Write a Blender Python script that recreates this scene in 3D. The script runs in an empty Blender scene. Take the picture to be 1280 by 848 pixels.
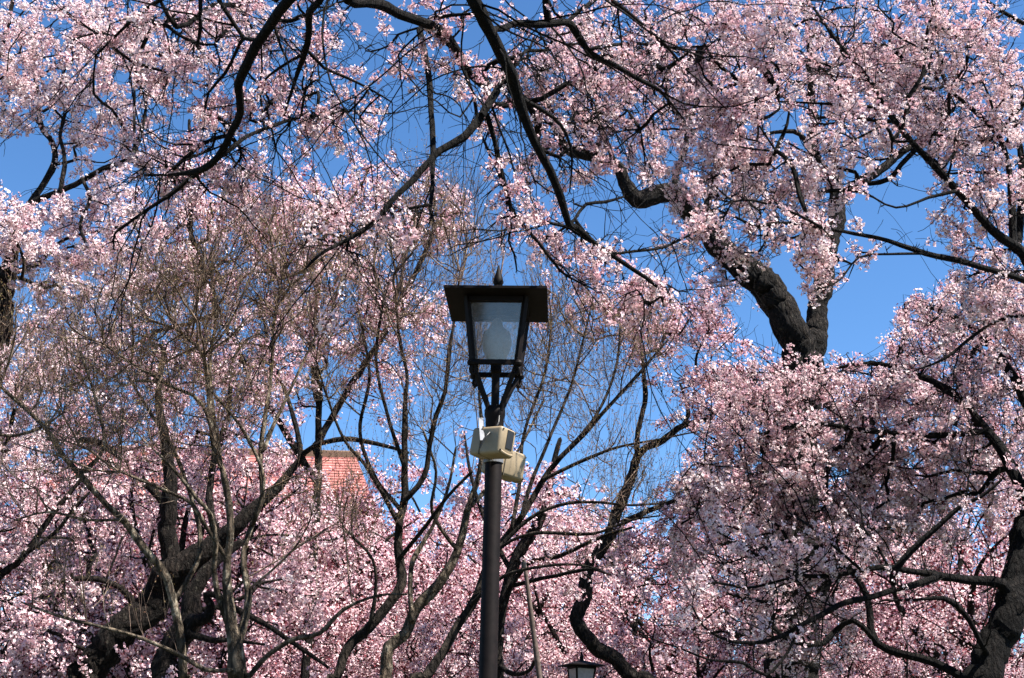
import bpy, bmesh, math
import numpy as np
from mathutils import Matrix, Vector

rng = np.random.default_rng(11)
R_ = math.radians
C = bpy.context.scene.collection
SC = bpy.context.scene

# ------------------------------------------------------------------ camera
FPX, CX, CY = 1700.0, 640.0, 424.0
PITCH, ROLL = R_(18.5), R_(1.3)
cam_d = bpy.data.cameras.new('camera')
cam_d.sensor_width = 36.0
cam_d.lens = 36.0 * FPX / 1280.0
cam_d.clip_start = 0.05
cam_d.clip_end = 3000
cam = bpy.data.objects.new('camera', cam_d)
C.objects.link(cam)
CAM = np.array((0.0, 0.0, 1.6))
Rm = Matrix.Rotation(R_(90) + PITCH, 3, 'X') @ Matrix.Rotation(ROLL, 3, 'Z')
cam.location = CAM
cam.rotation_euler = Rm.to_euler()
SC.camera = cam
RM = np.array(Rm)

# ------------------------------------------------------------------ sky, sun, exposure
SUN_EL, SUN_AZ = 58.0, 112.0         # azimuth in degrees from +Y, clockwise
sx = math.sin(R_(SUN_AZ)) * math.cos(R_(SUN_EL))
sy = math.cos(R_(SUN_AZ)) * math.cos(R_(SUN_EL))
sz = math.sin(R_(SUN_EL))
w = bpy.data.worlds.new('World')
SC.world = w
w.use_nodes = True
nt = w.node_tree
sky = nt.nodes.new('ShaderNodeTexSky')
sky.sky_type = 'NISHITA'
sky.sun_disc = False
sky.sun_elevation = R_(SUN_EL)
sky.sun_rotation = R_(SUN_AZ)
sky.altitude = 1500
sky.air_density = 1.0
sky.dust_density = 0.0
sky.ozone_density = 4.5
hs = nt.nodes.new('ShaderNodeHueSaturation')
hs.inputs['Saturation'].default_value = 1.15
nt.links.new(sky.outputs[0], hs.inputs['Color'])
nt.links.new(hs.outputs[0], nt.nodes['Background'].inputs[0])
nt.nodes['Background'].inputs[1].default_value = 0.070
sun_d = bpy.data.lights.new('sun', 'SUN')
sun_d.energy = 5.0
sun_d.angle = R_(0.55)
sun_d.color = (1.0, 0.95, 0.88)
sun = bpy.data.objects.new('sun', sun_d)
C.objects.link(sun)
sun.rotation_euler = Vector((sx, sy, sz)).to_track_quat('Z', 'Y').to_euler()
sun.location = (20, -8, 30)
SC.view_settings.view_transform = 'Standard'
SC.view_settings.look = 'None'
SC.view_settings.exposure = 1.68
SC.view_settings.gamma = 1.0
SC.cycles.max_bounces = 8
SC.cycles.diffuse_bounces = 3
SC.cycles.transmission_bounces = 5
SC.cycles.transparent_max_bounces = 8
SC.cycles.caustics_reflective = False
SC.cycles.caustics_refractive = False


# ------------------------------------------------------------------ helpers
def P(x, y, d):
    """photo pixel -> world point at forward distance d"""
    v = RM @ np.array(((x - CX) / FPX, -(y - CY) / FPX, -1.0))
    return CAM + v * (d / v[1])


def proj(p):
    q = (p - CAM) @ RM
    return np.stack((CX + FPX * q[:, 0] / -q[:, 2], CY - FPX * q[:, 1] / -q[:, 2]), 1)


def norm(v):
    return v / np.maximum(np.linalg.norm(v, axis=-1, keepdims=True), 1e-9)


def mesh_from(name, verts, quads, smooth=False, tint=None):
    me = bpy.data.meshes.new(name)
    verts = np.asarray(verts, np.float32)
    quads = np.asarray(quads, np.int32)
    n, k = quads.shape
    me.vertices.add(len(verts))
    me.vertices.foreach_set('co', verts.ravel())
    me.loops.add(n * k)
    me.loops.foreach_set('vertex_index', quads.ravel())
    me.polygons.add(n)
    me.polygons.foreach_set('loop_start', np.arange(0, n * k, k, dtype=np.int32))
    if smooth:
        me.polygons.foreach_set('use_smooth', np.ones(n, bool))
    if tint is not None:
        a = me.attributes.new('tint', 'FLOAT', 'FACE')
        a.data.foreach_set('value', np.asarray(tint, np.float32))
    me.update(calc_edges=True)
    return me


def link(name, me, mat, parent=None):
    o = bpy.data.objects.new(name, me)
    C.objects.link(o)
    if mat is not None:
        me.materials.append(mat)
    if parent is not None:
        o.parent = parent
        o.matrix_parent_inverse = Matrix.Identity(4)
    return o


def thing(name, label, cat, loc=(0, 0, 0), group=None, rz=0.0, s=1.0):
    o = bpy.data.objects.new(name, None)
    C.objects.link(o)
    o.location = loc
    o.rotation_euler = (0, 0, rz)
    o.scale = (s, s, s)
    o.empty_display_size = 0.2
    o['label'] = label
    o['category'] = cat
    if group:
        o['group'] = group
    return o


# ------------------------------------------------------------------ materials
def new_mat(name):
    m = bpy.data.materials.new(name)
    m.use_nodes = True
    n = m.node_tree
    n.nodes.clear()
    out = n.nodes.new('ShaderNodeOutputMaterial')
    return m, n, out


def node(n, t, **kw):
    q = n.nodes.new(t)
    for k, v in kw.items():
        if k.startswith('i_'):
            q.inputs[k[2:].replace('_', ' ')].default_value = v
        else:
            setattr(q, k, v)
    return q


def ramp(n, stops):
    r = n.nodes.new('ShaderNodeValToRGB')
    e = r.color_ramp.elements
    while len(e) < len(stops):
        e.new(0.5)
    for i, (p, c) in enumerate(stops):
        e[i].position = p
        e[i].color = (*c, 1)
    return r


def petal_mat(name, stops, trans):
    m, n, out = new_mat(name)
    at = node(n, 'ShaderNodeAttribute', attribute_name='tint')
    r = ramp(n, stops)
    n.links.new(at.outputs['Fac'], r.inputs[0])
    d = node(n, 'ShaderNodeBsdfDiffuse')
    t = node(n, 'ShaderNodeBsdfTranslucent')
    mx = node(n, 'ShaderNodeMixShader')
    mx.inputs[0].default_value = trans
    n.links.new(r.outputs[0], d.inputs[0])
    gm = node(n, 'ShaderNodeGamma')
    gm.inputs[1].default_value = 1.7
    n.links.new(r.outputs[0], gm.inputs[0])
    n.links.new(gm.outputs[0], t.inputs[0])
    n.links.new(d.outputs[0], mx.inputs[1])
    n.links.new(t.outputs[0], mx.inputs[2])
    n.links.new(mx.outputs[0], out.inputs[0])
    return m


M_PETAL = petal_mat('cherry_petals', [(0.0, (0.93, 0.82, 0.825)), (0.45, (0.85, 0.635, 0.66)),
                                      (0.80, (0.72, 0.47, 0.54)), (0.86, (0.28, 0.075, 0.09)),
                                      (1.0, (0.15, 0.04, 0.045))], 0.32)
M_BUD = petal_mat('maple_buds', [(0.0, (0.20, 0.11, 0.075)), (0.5, (0.25, 0.18, 0.10)), (1.0, (0.25, 0.21, 0.09))], 0.35)


def bark_mat(name, dark, mid, spot, spot_lo, scale):
    m, n, out = new_mat(name)
    tc = node(n, 'ShaderNodeTexCoord')
    mp = node(n, 'ShaderNodeMapping')
    mp.inputs['Scale'].default_value = (1, 1, 0.35)
    n.links.new(tc.outputs['Object'], mp.inputs[0])
    n1 = node(n, 'ShaderNodeTexNoise', i_Scale=scale, i_Detail=6.0, i_Roughness=0.65)
    n.links.new(mp.outputs[0], n1.inputs['Vector'])
    r1 = ramp(n, [(0.35, dark), (0.7, mid)])
    n.links.new(n1.outputs[0], r1.inputs[0])
    n2 = node(n, 'ShaderNodeTexNoise', i_Scale=scale * 0.45, i_Detail=5.0, i_Roughness=0.7)
    n.links.new(tc.outputs['Object'], n2.inputs['Vector'])
    r2 = ramp(n, [(spot_lo, (0, 0, 0)), (spot_lo + 0.1, (1, 1, 1))])
    n.links.new(n2.outputs[0], r2.inputs[0])
    mx = node(n, 'ShaderNodeMix', data_type='RGBA')
    n.links.new(r2.outputs[0], mx.inputs[0])
    n.links.new(r1.outputs[0], mx.inputs[6])
    mx.inputs[7].default_value = (*spot, 1)
    vo = node(n, 'ShaderNodeTexVoronoi', feature='DISTANCE_TO_EDGE', i_Scale=scale * 0.75)
    wv = node(n, 'ShaderNodeVectorMath', operation='MULTIPLY_ADD')
    wv.inputs[1].default_value = (0.05, 0.05, 0.05)
    n.links.new(n1.outputs[1], wv.inputs[0])
    n.links.new(mp.outputs[0], wv.inputs[2])
    n.links.new(wv.outputs[0], vo.inputs['Vector'])
    rv = ramp(n, [(0.0, (0.25,) * 3), (0.22, (1.0,) * 3)])
    n.links.new(vo.outputs['Distance'], rv.inputs[0])
    mc = node(n, 'ShaderNodeMix', data_type='RGBA', blend_type='MULTIPLY')
    mc.inputs[0].default_value = 0.85
    n.links.new(mx.outputs[2], mc.inputs[6])
    n.links.new(rv.outputs[0], mc.inputs[7])
    b = node(n, 'ShaderNodeBsdfPrincipled', i_Roughness=0.9, i_Specular_IOR_Level=0.15)
    n.links.new(mc.outputs[2], b.inputs['Base Color'])
    bp = node(n, 'ShaderNodeBump', i_Strength=1.0, i_Distance=0.05)
    ad = node(n, 'ShaderNodeMath', operation='ADD')
    n.links.new(n1.outputs[0], ad.inputs[0])
    n.links.new(rv.outputs[0], ad.inputs[1])
    n.links.new(ad.outputs[0], bp.inputs['Height'])
    n.links.new(bp.outputs[0], b.inputs['Normal'])
    n.links.new(b.outputs[0], out.inputs[0])
    return m


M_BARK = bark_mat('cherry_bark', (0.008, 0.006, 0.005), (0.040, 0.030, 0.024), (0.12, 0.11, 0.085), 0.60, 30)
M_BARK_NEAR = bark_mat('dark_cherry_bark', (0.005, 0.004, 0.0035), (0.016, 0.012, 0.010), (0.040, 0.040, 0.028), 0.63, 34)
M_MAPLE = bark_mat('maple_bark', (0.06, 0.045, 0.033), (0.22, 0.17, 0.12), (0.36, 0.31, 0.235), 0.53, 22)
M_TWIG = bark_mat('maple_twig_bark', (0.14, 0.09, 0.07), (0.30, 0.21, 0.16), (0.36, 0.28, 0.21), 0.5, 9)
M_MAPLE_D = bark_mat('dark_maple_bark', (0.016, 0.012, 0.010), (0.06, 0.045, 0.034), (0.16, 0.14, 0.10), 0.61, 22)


def simple_mat(name, col, rough=0.6, metal=0.0, var=0.25, scale=14.0, bump=0.15, spec=0.4):
    m, n, out = new_mat(name)
    tc = node(n, 'ShaderNodeTexCoord')
    nz = node(n, 'ShaderNodeTexNoise', i_Scale=scale, i_Detail=5.0, i_Roughness=0.6)
    n.links.new(tc.outputs['Object'], nz.inputs['Vector'])
    lo = tuple(c * (1 - var) for c in col)
    hi = tuple(min(1, c * (1 + var)) for c in col)
    r = ramp(n, [(0.35, lo), (0.65, hi)])
    n.links.new(nz.outputs[0], r.inputs[0])
    b = node(n, 'ShaderNodeBsdfPrincipled', i_Roughness=rough, i_Metallic=metal, i_Specular_IOR_Level=spec)
    n.links.new(r.outputs[0], b.inputs['Base Color'])
    bp = node(n, 'ShaderNodeBump', i_Strength=bump, i_Distance=0.004)
    n.links.new(nz.outputs[0], bp.inputs['Height'])
    n.links.new(bp.outputs[0], b.inputs['Normal'])
    n.links.new(b.outputs[0], out.inputs[0])
    return m


M_IRON = simple_mat('brown_painted_iron', (0.0065, 0.0042, 0.0038), 0.6, 0.0, 0.35, 20, 0.2, 0.1)
M_CREAM = simple_mat('cream_plastic', (0.25, 0.19, 0.115), 0.5, 0.0, 0.10, 18, 0.05)
M_SEAM = simple_mat('dark_seam', (0.09, 0.07, 0.045), 0.7)  # dark tone for the thin groove round the speaker housing
M_BLACK = simple_mat('black_plastic', (0.012, 0.012, 0.012), 0.5)
M_STEEL = simple_mat('grey_steel', (0.17, 0.175, 0.19), 0.6, 0.3)
M_WOODP = simple_mat('weathered_pole_wood', (0.085, 0.06, 0.05), 0.85, 0.0, 0.4, 30)
M_GROUND = simple_mat('grass_and_dirt', (0.06, 0.06, 0.035), 0.95, 0.0, 0.4, 3.0)
M_WALL = simple_mat('plaster_wall', (0.50, 0.46, 0.40), 0.85)
M_TRIM = simple_mat('brown_trim', (0.16, 0.10, 0.06), 0.7)
M_DGLASS = simple_mat('dark_window_glass', (0.03, 0.035, 0.04), 0.1)
M_PAPER = simple_mat('white_lamp_panel', (0.30, 0.28, 0.28), 0.5, 0.0, 0.12, 25)


M_BULB = simple_mat('frosted_lamp_globe', (0.34, 0.30, 0.26), 0.5, 0.0, 0.1, 30)


def glass_mat():
    m, n, out = new_mat('dusty_lamp_glass')
    tc = node(n, 'ShaderNodeTexCoord')
    nz = node(n, 'ShaderNodeTexNoise', i_Scale=38.0, i_Detail=6.0, i_Roughness=0.7)
    n.links.new(tc.outputs['Object'], nz.inputs['Vector'])
    r = ramp(n, [(0.30, (0.06,) * 3), (0.75, (0.34,) * 3)])
    n.links.new(nz.outputs[0], r.inputs[0])
    tr = node(n, 'ShaderNodeBsdfTransparent')
    df = node(n, 'ShaderNodeBsdfDiffuse')
    df.inputs[0].default_value = (0.42, 0.37, 0.34, 1)
    tl = node(n, 'ShaderNodeBsdfTranslucent')
    tl.inputs[0].default_value = (0.44, 0.40, 0.37, 1)
    m0 = node(n, 'ShaderNodeMixShader')
    m0.inputs[0].default_value = 0.5
    n.links.new(df.outputs[0], m0.inputs[1])
    n.links.new(tl.outputs[0], m0.inputs[2])
    m1 = node(n, 'ShaderNodeMixShader')
    n.links.new(r.outputs[0], m1.inputs[0])
    n.links.new(tr.outputs[0], m1.inputs[1])
    n.links.new(m0.outputs[0], m1.inputs[2])
    gl = node(n, 'ShaderNodeBsdfGlossy')
    gl.inputs['Roughness'].default_value = 0.06
    m2 = node(n, 'ShaderNodeMixShader')
    m2.inputs[0].default_value = 0.06
    n.links.new(m1.outputs[0], m2.inputs[1])
    n.links.new(gl.outputs[0], m2.inputs[2])
    n.links.new(m2.outputs[0], out.inputs[0])
    return m


M_GLASS = glass_mat()


def roof_mat():
    m, n, out = new_mat('red_roof_tiles')
    tc = node(n, 'ShaderNodeTexCoord')
    br = node(n, 'ShaderNodeTexNoise', i_Scale=5.0, i_Detail=8.0, i_Roughness=0.75)
    n.links.new(tc.outputs['Object'], br.inputs['Vector'])
    r = ramp(n, [(0.32, (0.22, 0.08, 0.065)), (0.45, (0.40, 0.14, 0.115)), (0.7, (0.52, 0.21, 0.175))])
    n.links.new(br.outputs[0], r.inputs[0])
    b = node(n, 'ShaderNodeBsdfPrincipled', i_Roughness=0.7)
    n.links.new(r.outputs[0], b.inputs['Base Color'])
    n.links.new(b.outputs[0], out.inputs[0])
    return m


M_ROOF = roof_mat()


# ------------------------------------------------------------------ branching
def tubes(P_, R, lens, sides, rough=0.0):
    """many tubes at once: P_ (n,3) ring centres, R radii, lens = rings per tube"""
    lens = np.asarray(lens)
    end = np.cumsum(lens) - 1
    start = end - lens + 1
    cid = np.repeat(np.arange(len(lens)), lens)
    i = np.arange(len(P_))
    nx = np.minimum(i + 1, end[cid])
    pv = np.maximum(i - 1, start[cid])
    T = norm(P_[nx] - P_[pv])
    D = np.abs(P_[end] - P_[start])
    ref = np.zeros((len(lens), 3))
    ref[np.arange(len(lens)), np.argmin(D, 1)] = 1
    U = norm(np.cross(T, ref[cid]))
    V = np.cross(T, U)
    a = np.arange(sides) * 2 * math.pi / sides
    rr = R[:, None, None]
    if rough:
        rr = rr * (1 + rough * rng.standard_normal((len(P_), sides, 1)))
    vs = P_[:, None] + rr * (np.cos(a)[None, :, None] * U[:, None] + np.sin(a)[None, :, None] * V[:, None])
    notlast = i[i != end[cid]]
    k = np.arange(sides)
    k2 = (k + 1) % sides
    b0 = notlast[:, None] * sides
    q = np.stack((b0 + k, b0 + k2, b0 + sides + k2, b0 + sides + k), -1).reshape(-1, 4)
    return vs.reshape(-1, 3), q


def spline(pts, step):
    """Catmull-Rom through rows (x,y,z,r), resampled about every step metres"""
    p = np.asarray(pts, float)
    e = np.vstack((2 * p[0] - p[1], p, 2 * p[-1] - p[-2]))
    out = []
    for k in range(1, len(e) - 2):
        n = max(2, int(np.linalg.norm(e[k + 1, :3] - e[k, :3]) / step))
        t = np.linspace(0, 1, n, endpoint=False)[:, None]
        a, b, c, d = e[k - 1], e[k], e[k + 1], e[k + 2]
        out.append(0.5 * (2 * b + (c - a) * t + (2 * a - 5 * b + 4 * c - d) * t * t + (3 * b - a - 3 * c + d) * t ** 3))
    out.append(p[-1:])
    o = np.vstack(out)
    o[:, 3] = np.maximum(o[:, 3], 0.0015)
    return o


def limb(pts, d0, d1=None, r=None):
    """(x, y, width) photo points -> rows (X,Y,Z,radius); depth runs from d0 to d1"""
    d1 = d0 if d1 is None else d1
    n = len(pts)
    rows = []
    for k, (x, y, wd) in enumerate(pts):
        d = d0 + (d1 - d0) * k / max(1, n - 1)
        q = P(x, y, d)
        rows.append((*q, 0.45 * wd * np.linalg.norm(q - CAM) / FPX))
    return rows


def wobble(p):
    f = rng.uniform(1.2, 2.2, (3, 3))
    ph = rng.uniform(0, 6.28, 3)
    return np.sin(p @ f + ph)


def clump_noise(p, scale, seed):
    g = np.random.default_rng(seed)
    v = 0
    for k in range(5):
        f = g.standard_normal(3) * scale * (1 + 0.45 * k)
        v = v + np.sin(p @ f + g.uniform(0, 6.28)) / (1 + 0.4 * k)
    return v / 1.8


def ellipsoid(c, r, n):
    v = norm(rng.standard_normal((n, 3))) * rng.uniform(0, 1, (n, 1)) ** (1 / 2.4)
    return np.asarray(c) + v * np.asarray(r)


def blob(x, y, d, rx, ry, rd, n):
    c = P(x, y, d)
    s = np.linalg.norm(c - CAM) / FPX
    return ellipsoid(c, (rx * s, rd, ry * s), n)


class Skeleton:
    def __init__(self):
        self.limbs = []          # arrays (n,4)
        self.pl = []             # path length per limb sample
        self.ch = []             # grown chains (n,4)

    def nodes(self):
        return np.vstack(self.limbs), np.concatenate(self.pl)

    def add(self, rows, step=0.12, snap=True, jit=0.10):
        rows = [tuple(r) for r in rows]
        p0 = 0.0
        if self.limbs and snap:
            N, L = self.nodes()
            d = np.linalg.norm(N[:, :3] - np.array(rows[0][:3]), axis=1)
            j = int(np.argmin(d))
            p0 = L[j]
            if d[j] > 0.01:
                rows = [(*N[j, :3], min(N[j, 3], rows[0][3] * 1.25))] + rows
        s = spline(rows, 0.05 if rows[0][3] > 0.1 else 0.07)
        w_ = wobble(s[:, :3] * 1.4) * s[:, 3:4] * jit
        w_[0] = 0
        s[:, :3] += w_
        q_ = np.convolve(rng.standard_normal(len(s) + 8), np.ones(9) / 3.0, 'valid')
        s[:, 3] *= 1 + 0.03 * q_
        for c_ in rng.uniform(3, len(s), max(1, len(s) // 22)):          # knots and old pruning scars
            s[:, 3] *= 1 + rng.uniform(0.06, 0.2) * (0.45 if rows[0][3] > 0.1 else 1.0) * np.exp(-((np.arange(len(s)) - c_) / 1.6) ** 2)
        kk = rng.standard_normal((len(s) + 4, 3))
        kk = np.stack([np.convolve(kk[:, a_], np.ones(5) / 2.24, 'valid') for a_ in range(3)], 1) * s[:, 3:4] * jit * 1.6
        kk[0] = 0
        s[:, :3] += kk
        self.limbs.append(s)
        self.pl.append(p0 + 0.45 * np.concatenate(([0], np.cumsum(np.linalg.norm(np.diff(s[:, :3], axis=0), axis=1)))))
        return self

    def grow(self, A, bf=0.35, rt=0.0032, pw=0.5, sag=0.0, step=0.09, jit=0.05, rmax=0.03, sub=True):
        """greedy balanced spanning tree from the limbs to the points A"""
        N, L = self.nodes()
        nb, n = len(N), len(A)
        X = np.vstack((N[:, :3], A))
        plen = np.concatenate((L, np.zeros(n)))
        cost = np.full(n, 1e9)
        par = np.zeros(n, int)
        dist = np.zeros(n)
        for k in range(n):
            d = np.linalg.norm(N[:, :3] - A[k], axis=1)
            c = d + bf * L
            par[k] = np.argmin(c)
            cost[k] = c[par[k]]
            dist[k] = d[par[k]]
        done = np.zeros(n, bool)
        order = []
        for _ in range(n):
            k = int(np.argmin(np.where(done, 1e9, cost)))
            done[k] = True
            order.append(k)
            plen[nb + k] = plen[par[k]] + dist[k]
            d = np.linalg.norm(A - A[k], axis=1)
            c = d + bf * plen[nb + k]
            b = (c < cost) & ~done
            cost[b] = c[b]
            dist[b] = d[b]
            par[b] = nb + k
        cnt = np.ones(n)
        kids = {}
        for k in reversed(order):
            if par[k] >= nb:
                cnt[par[k] - nb] += cnt[k]
            kids.setdefault(int(par[k]), []).append(k)
        rad = np.minimum(rt * cnt ** pw, rmax)
        stack = [(j, k) for j in kids if j < nb for k in kids[j]]
        while stack:
            j, k = stack.pop()
            pts = [(*X[j], min(N[j, 3] * 0.9 if j < nb else 9, rad[k] * 1.05))]
            while True:
                a = np.array(pts[-1][:3])
                b = X[nb + k]
                e = np.linalg.norm(b - a)
                if e > 0.25:
                    m = 0.5 * (a + b) + rng.standard_normal(3) * e * jit
                    m[2] += sag * e
                    pts.append((*m, 0.5 * (min(pts[-1][3], rad[k] * 1.2) + rad[k])))
                pts.append((*b, rad[k]))
                cs = sorted(kids.get(nb + k, []), key=lambda q: -cnt[q])
                for q in cs[1:]:
                    stack.append((nb + k, q))
                if not cs:
                    break
                k = cs[0]
            s = spline(pts, step)
            s[0, 3] = pts[0][3]
            s[-1, 3] = rt * 0.6
            self.ch.append(s)
        return self

    def thin(self, rlim):
        out, tan = [], []
        for s in self.limbs + self.ch:
            t = norm(np.gradient(s[:, :3], axis=0))
            m = s[:, 3] < rlim
            out.append(s[m])
            tan.append(t[m])
        return np.vstack(out), np.vstack(tan)


def twigs(S, per_m, length, K, bias, spread=1.0, wig=0.25, rlim=0.02, r0=0.0022, step=0.09):
    """short shoots on thin wood; bias = vector added to their direction"""
    p, t = S.thin(rlim)
    n = max(1, int(len(p) * step * per_m))
    j = rng.integers(0, len(p), n)
    q, tt = p[j, :3], t[j]
    side = norm(np.cross(tt, rng.standard_normal((n, 3))))
    d = norm(tt * rng.uniform(0.2, 1.0, (n, 1)) + spread * side + np.asarray(bias) * rng.uniform(0.3, 1.2, (n, 1)))
    ln = rng.uniform(length[0], length[1], (n, 1)) / K
    pts = [q]
    for k in range(K):
        d = norm(d + wig * rng.standard_normal((n, 3)) + 0.18 * np.asarray(bias))
        pts.append(pts[-1] + d * ln)
    Q = np.stack(pts, 1)
    r = np.linspace(1.0, 0.45, K + 1)[None, :] * np.minimum(p[j, 3], r0)[:, None]
    return Q, r


def sprays(S, per_m, length, bias, rmax=0.07, r0=(0.003, 0.0055), K=10, wig=0.16, curl=0.06):
    """longer thin side shoots on the boughs, curving as they go"""
    p, t = S.thin(rmax)
    # samples are about 0.07 m apart
    n = max(1, int(len(p) * 0.07 * per_m))
    j = rng.integers(0, len(p), n)
    tt = t[j]
    side = norm(np.cross(tt, rng.standard_normal((n, 3))))
    d = norm(0.7 * tt + side * rng.uniform(0.5, 1.2, (n, 1)) + np.asarray(bias))
    cv = rng.standard_normal((n, 3)) * curl + np.asarray(bias) * 0.12
    ln = rng.uniform(length[0], length[1], (n, 1)) / K
    pts = [p[j, :3]]
    for k in range(K):
        d = norm(d + cv + wig * rng.standard_normal((n, 3)))
        pts.append(pts[-1] + d * ln)
    r = np.minimum(rng.uniform(*r0, n), p[j, 3] * 0.8)
    return np.stack(pts, 1), np.linspace(1.0, 0.4, K + 1)[None, :] * r[:, None]


def sub_twigs(Q, per, length, K, bias, spread=0.9, wig=0.25, r0=0.0015):
    n0 = len(Q)
    n = int(n0 * per)
    j = rng.integers(0, n0, n)
    k = rng.integers(1, Q.shape[1] - 1, n)
    q = Q[j, k]
    t = norm(Q[j, k + 1] - Q[j, k])
    d = norm(t + spread * norm(rng.standard_normal((n, 3))) + np.asarray(bias))
    ln = rng.uniform(length[0], length[1], (n, 1)) / K
    pts = [q]
    for _ in range(K):
        d = norm(d + wig * rng.standard_normal((n, 3)) + 0.15 * np.asarray(bias))
        pts.append(pts[-1] + d * ln)
    Z = np.stack(pts, 1)
    r = np.linspace(1.0, 0.5, K + 1)[None, :] * np.full((n, 1), r0)
    return Z, r


def along(Q, spacing):
    """random points along twig polylines"""
    seg = np.diff(Q, axis=1)
    ln = np.linalg.norm(seg, axis=2)
    n = max(1, int(ln.sum() / spacing))
    w_ = (ln / ln.sum()).ravel()
    j = rng.choice(len(w_), n, p=w_)
    a, b = j // ln.shape[1], j % ln.shape[1]
    return Q[a, b] + seg[a, b] * rng.uniform(0, 1, (n, 1))


def flowers(cl, nf, rc, rf, petals=5, calyx=0.35, tint0=0.3, hang=0.25):
    """blossom clusters at points cl: nf flowers each within radius rc; flower radius rf"""
    n = len(cl)
    cnt = rng.integers(nf[0], nf[1] + 1, n)
    ci = np.repeat(np.arange(n), cnt)
    m = len(ci)
    o = norm(rng.standard_normal((m, 3)) + np.array((0, 0, -hang)))
    c = cl[ci] + o * rc * rng.uniform(0.45, 1.1, (m, 1))
    ax = norm(o + 0.55 * rng.standard_normal((m, 3)))
    h = norm(np.cross(ax, rng.standard_normal((m, 3))))
    g = np.cross(ax, h)
    rr = rf * rng.uniform(0.8, 1.2, (m, 1, 1))
    th = rng.uniform(0, 6.28, (m, 1)) + np.arange(petals)[None] * (2 * math.pi / petals) + 0.12 * rng.standard_normal((m, petals))
    cup = rng.uniform(0.15, 0.75, (m, 1, 1))
    wd = math.pi / petals * 0.92

    def ring(ang, rad, up):
        return c[:, None] + rr * (rad * (np.cos(ang)[..., None] * h[:, None] + np.sin(ang)[..., None] * g[:, None]) + up * ax[:, None])
    v = np.stack((ring(th, 0.10, 0 * cup), ring(th - wd, 0.72, 0.5 * cup), ring(th, 1.0, 0.95 * cup), ring(th + wd, 0.72, 0.5 * cup)), 2)
    verts = [v.reshape(-1, 3)]
    nq = m * petals
    ct = np.clip(tint0 + 0.20 * rng.standard_normal(n), 0.02, 0.72)
    ft = np.clip(ct[ci] + 0.10 * rng.standard_normal(m), 0.0, 0.78)
    tint = [np.repeat(ft, petals)]
    if calyx > 0:
        k = rng.uniform(0, 1, m) < calyx
        cc, aa, hh, gg, oo = c[k], ax[k], h[k], g[k], o[k]
        b = cc - aa * rf * 0.9
        s = rf * 0.27
        # two crossed slim blades: flower stalk and calyx
        v2 = np.stack((cc + hh * s, cc - hh * s, b - hh * s * 0.6, b + hh * s * 0.6), 1)
        v3 = np.stack((cc + gg * s, cc - gg * s, b - gg * s * 0.6, b + gg * s * 0.6), 1)
        verts += [v2.reshape(-1, 3), v3.reshape(-1, 3)]
        tint.append(rng.uniform(0.86, 1.0, 2 * len(cc)))
    V = np.concatenate(verts)
    Q = np.arange(len(V)).reshape(-1, 4)
    return V, Q, np.concatenate(tint)


def specks(cl, nf, rc, size, t=(0.0, 0.75), dark=0.12, aspect=0.8):
    """far blossom or leaf buds: free little four-cornered faces round each point"""
    n = len(cl)
    m = n * nf
    ci = np.repeat(np.arange(n), nf)
    o = norm(rng.standard_normal((m, 3)))
    c = cl[ci] + o * rc * rng.uniform(0.2, 1.1, (m, 1))
    ax = norm(o + 0.7 * rng.standard_normal((m, 3)))
    h = norm(np.cross(ax, rng.standard_normal((m, 3)))) * size * rng.uniform(0.6, 1.25, (m, 1))
    g = norm(np.cross(ax, h)) * size * aspect * rng.uniform(0.6, 1.25, (m, 1))
    b = ax * size * rng.uniform(-0.4, 0.4, (m, 1))
    v = np.stack((c + h, c + g + b, c - h, c - g + b), 1).reshape(-1, 3)
    ct = rng.uniform(t[0], t[1], n)
    tint = np.clip(ct[ci] + 0.08 * rng.standard_normal(m), 0, max(t))
    if dark > 0:
        k = rng.uniform(0, 1, m) < dark
        tint[k] = rng.uniform(0.86, 1.0, k.sum())
    return v, np.arange(len(v)).reshape(-1, 4), tint


def wood(S, root, bark, sides=9):
    """trunk and every limb traced on it, each a mesh of its own"""
    off = np.array(root.location)
    for k, s in enumerate(S.limbs):
        d = norm(s[-1, :3] - s[-2, :3])
        s = np.vstack((s, np.append(s[-1, :3] + d * s[-1, 3], s[-1, 3] * 0.15)))
        v, q = tubes(s[:, :3], s[:, 3], [len(s)], 28 if s[0, 3] > 0.1 else 14 if s[0, 3] > 0.04 else sides, 0.045)
        nm = 'trunk' if k == 0 else 'bough'
        link(nm, mesh_from(nm, v - off, q, True), bark, root)


def grown(S):
    A = np.vstack(S.ch)
    return tubes(A[:, :3], A[:, 3], [len(s) for s in S.ch], 5)


def twig_mesh(lst, root, bark, S=None):
    vs, qs, n = [], [], 0
    if S is not None and S.ch:
        v, q = grown(S)
        vs.append(v)
        qs.append(q)
        n = len(v)
    for Q, r in lst:
        v, q = tubes(Q.reshape(-1, 3), r.ravel(), [Q.shape[1]] * len(Q), 3)
        vs.append(v)
        qs.append(q + n)
        n += len(v)
    link('branch_canopy', mesh_from('branch_canopy', np.vstack(vs) - np.array(root.location), np.vstack(qs), True), bark, root)


def blossom_mesh(parts, root, name='blossom', mat=None):
    vs, qs, ts, n = [], [], [], 0
    for v, q, t in parts:
        vs.append(v)
        qs.append(q + n)
        ts.append(t)
        n += len(v)
    link(name, mesh_from(name, np.vstack(vs) - np.array(root.location), np.vstack(qs), False, np.concatenate(ts)),
         mat or M_PETAL, root)


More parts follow.
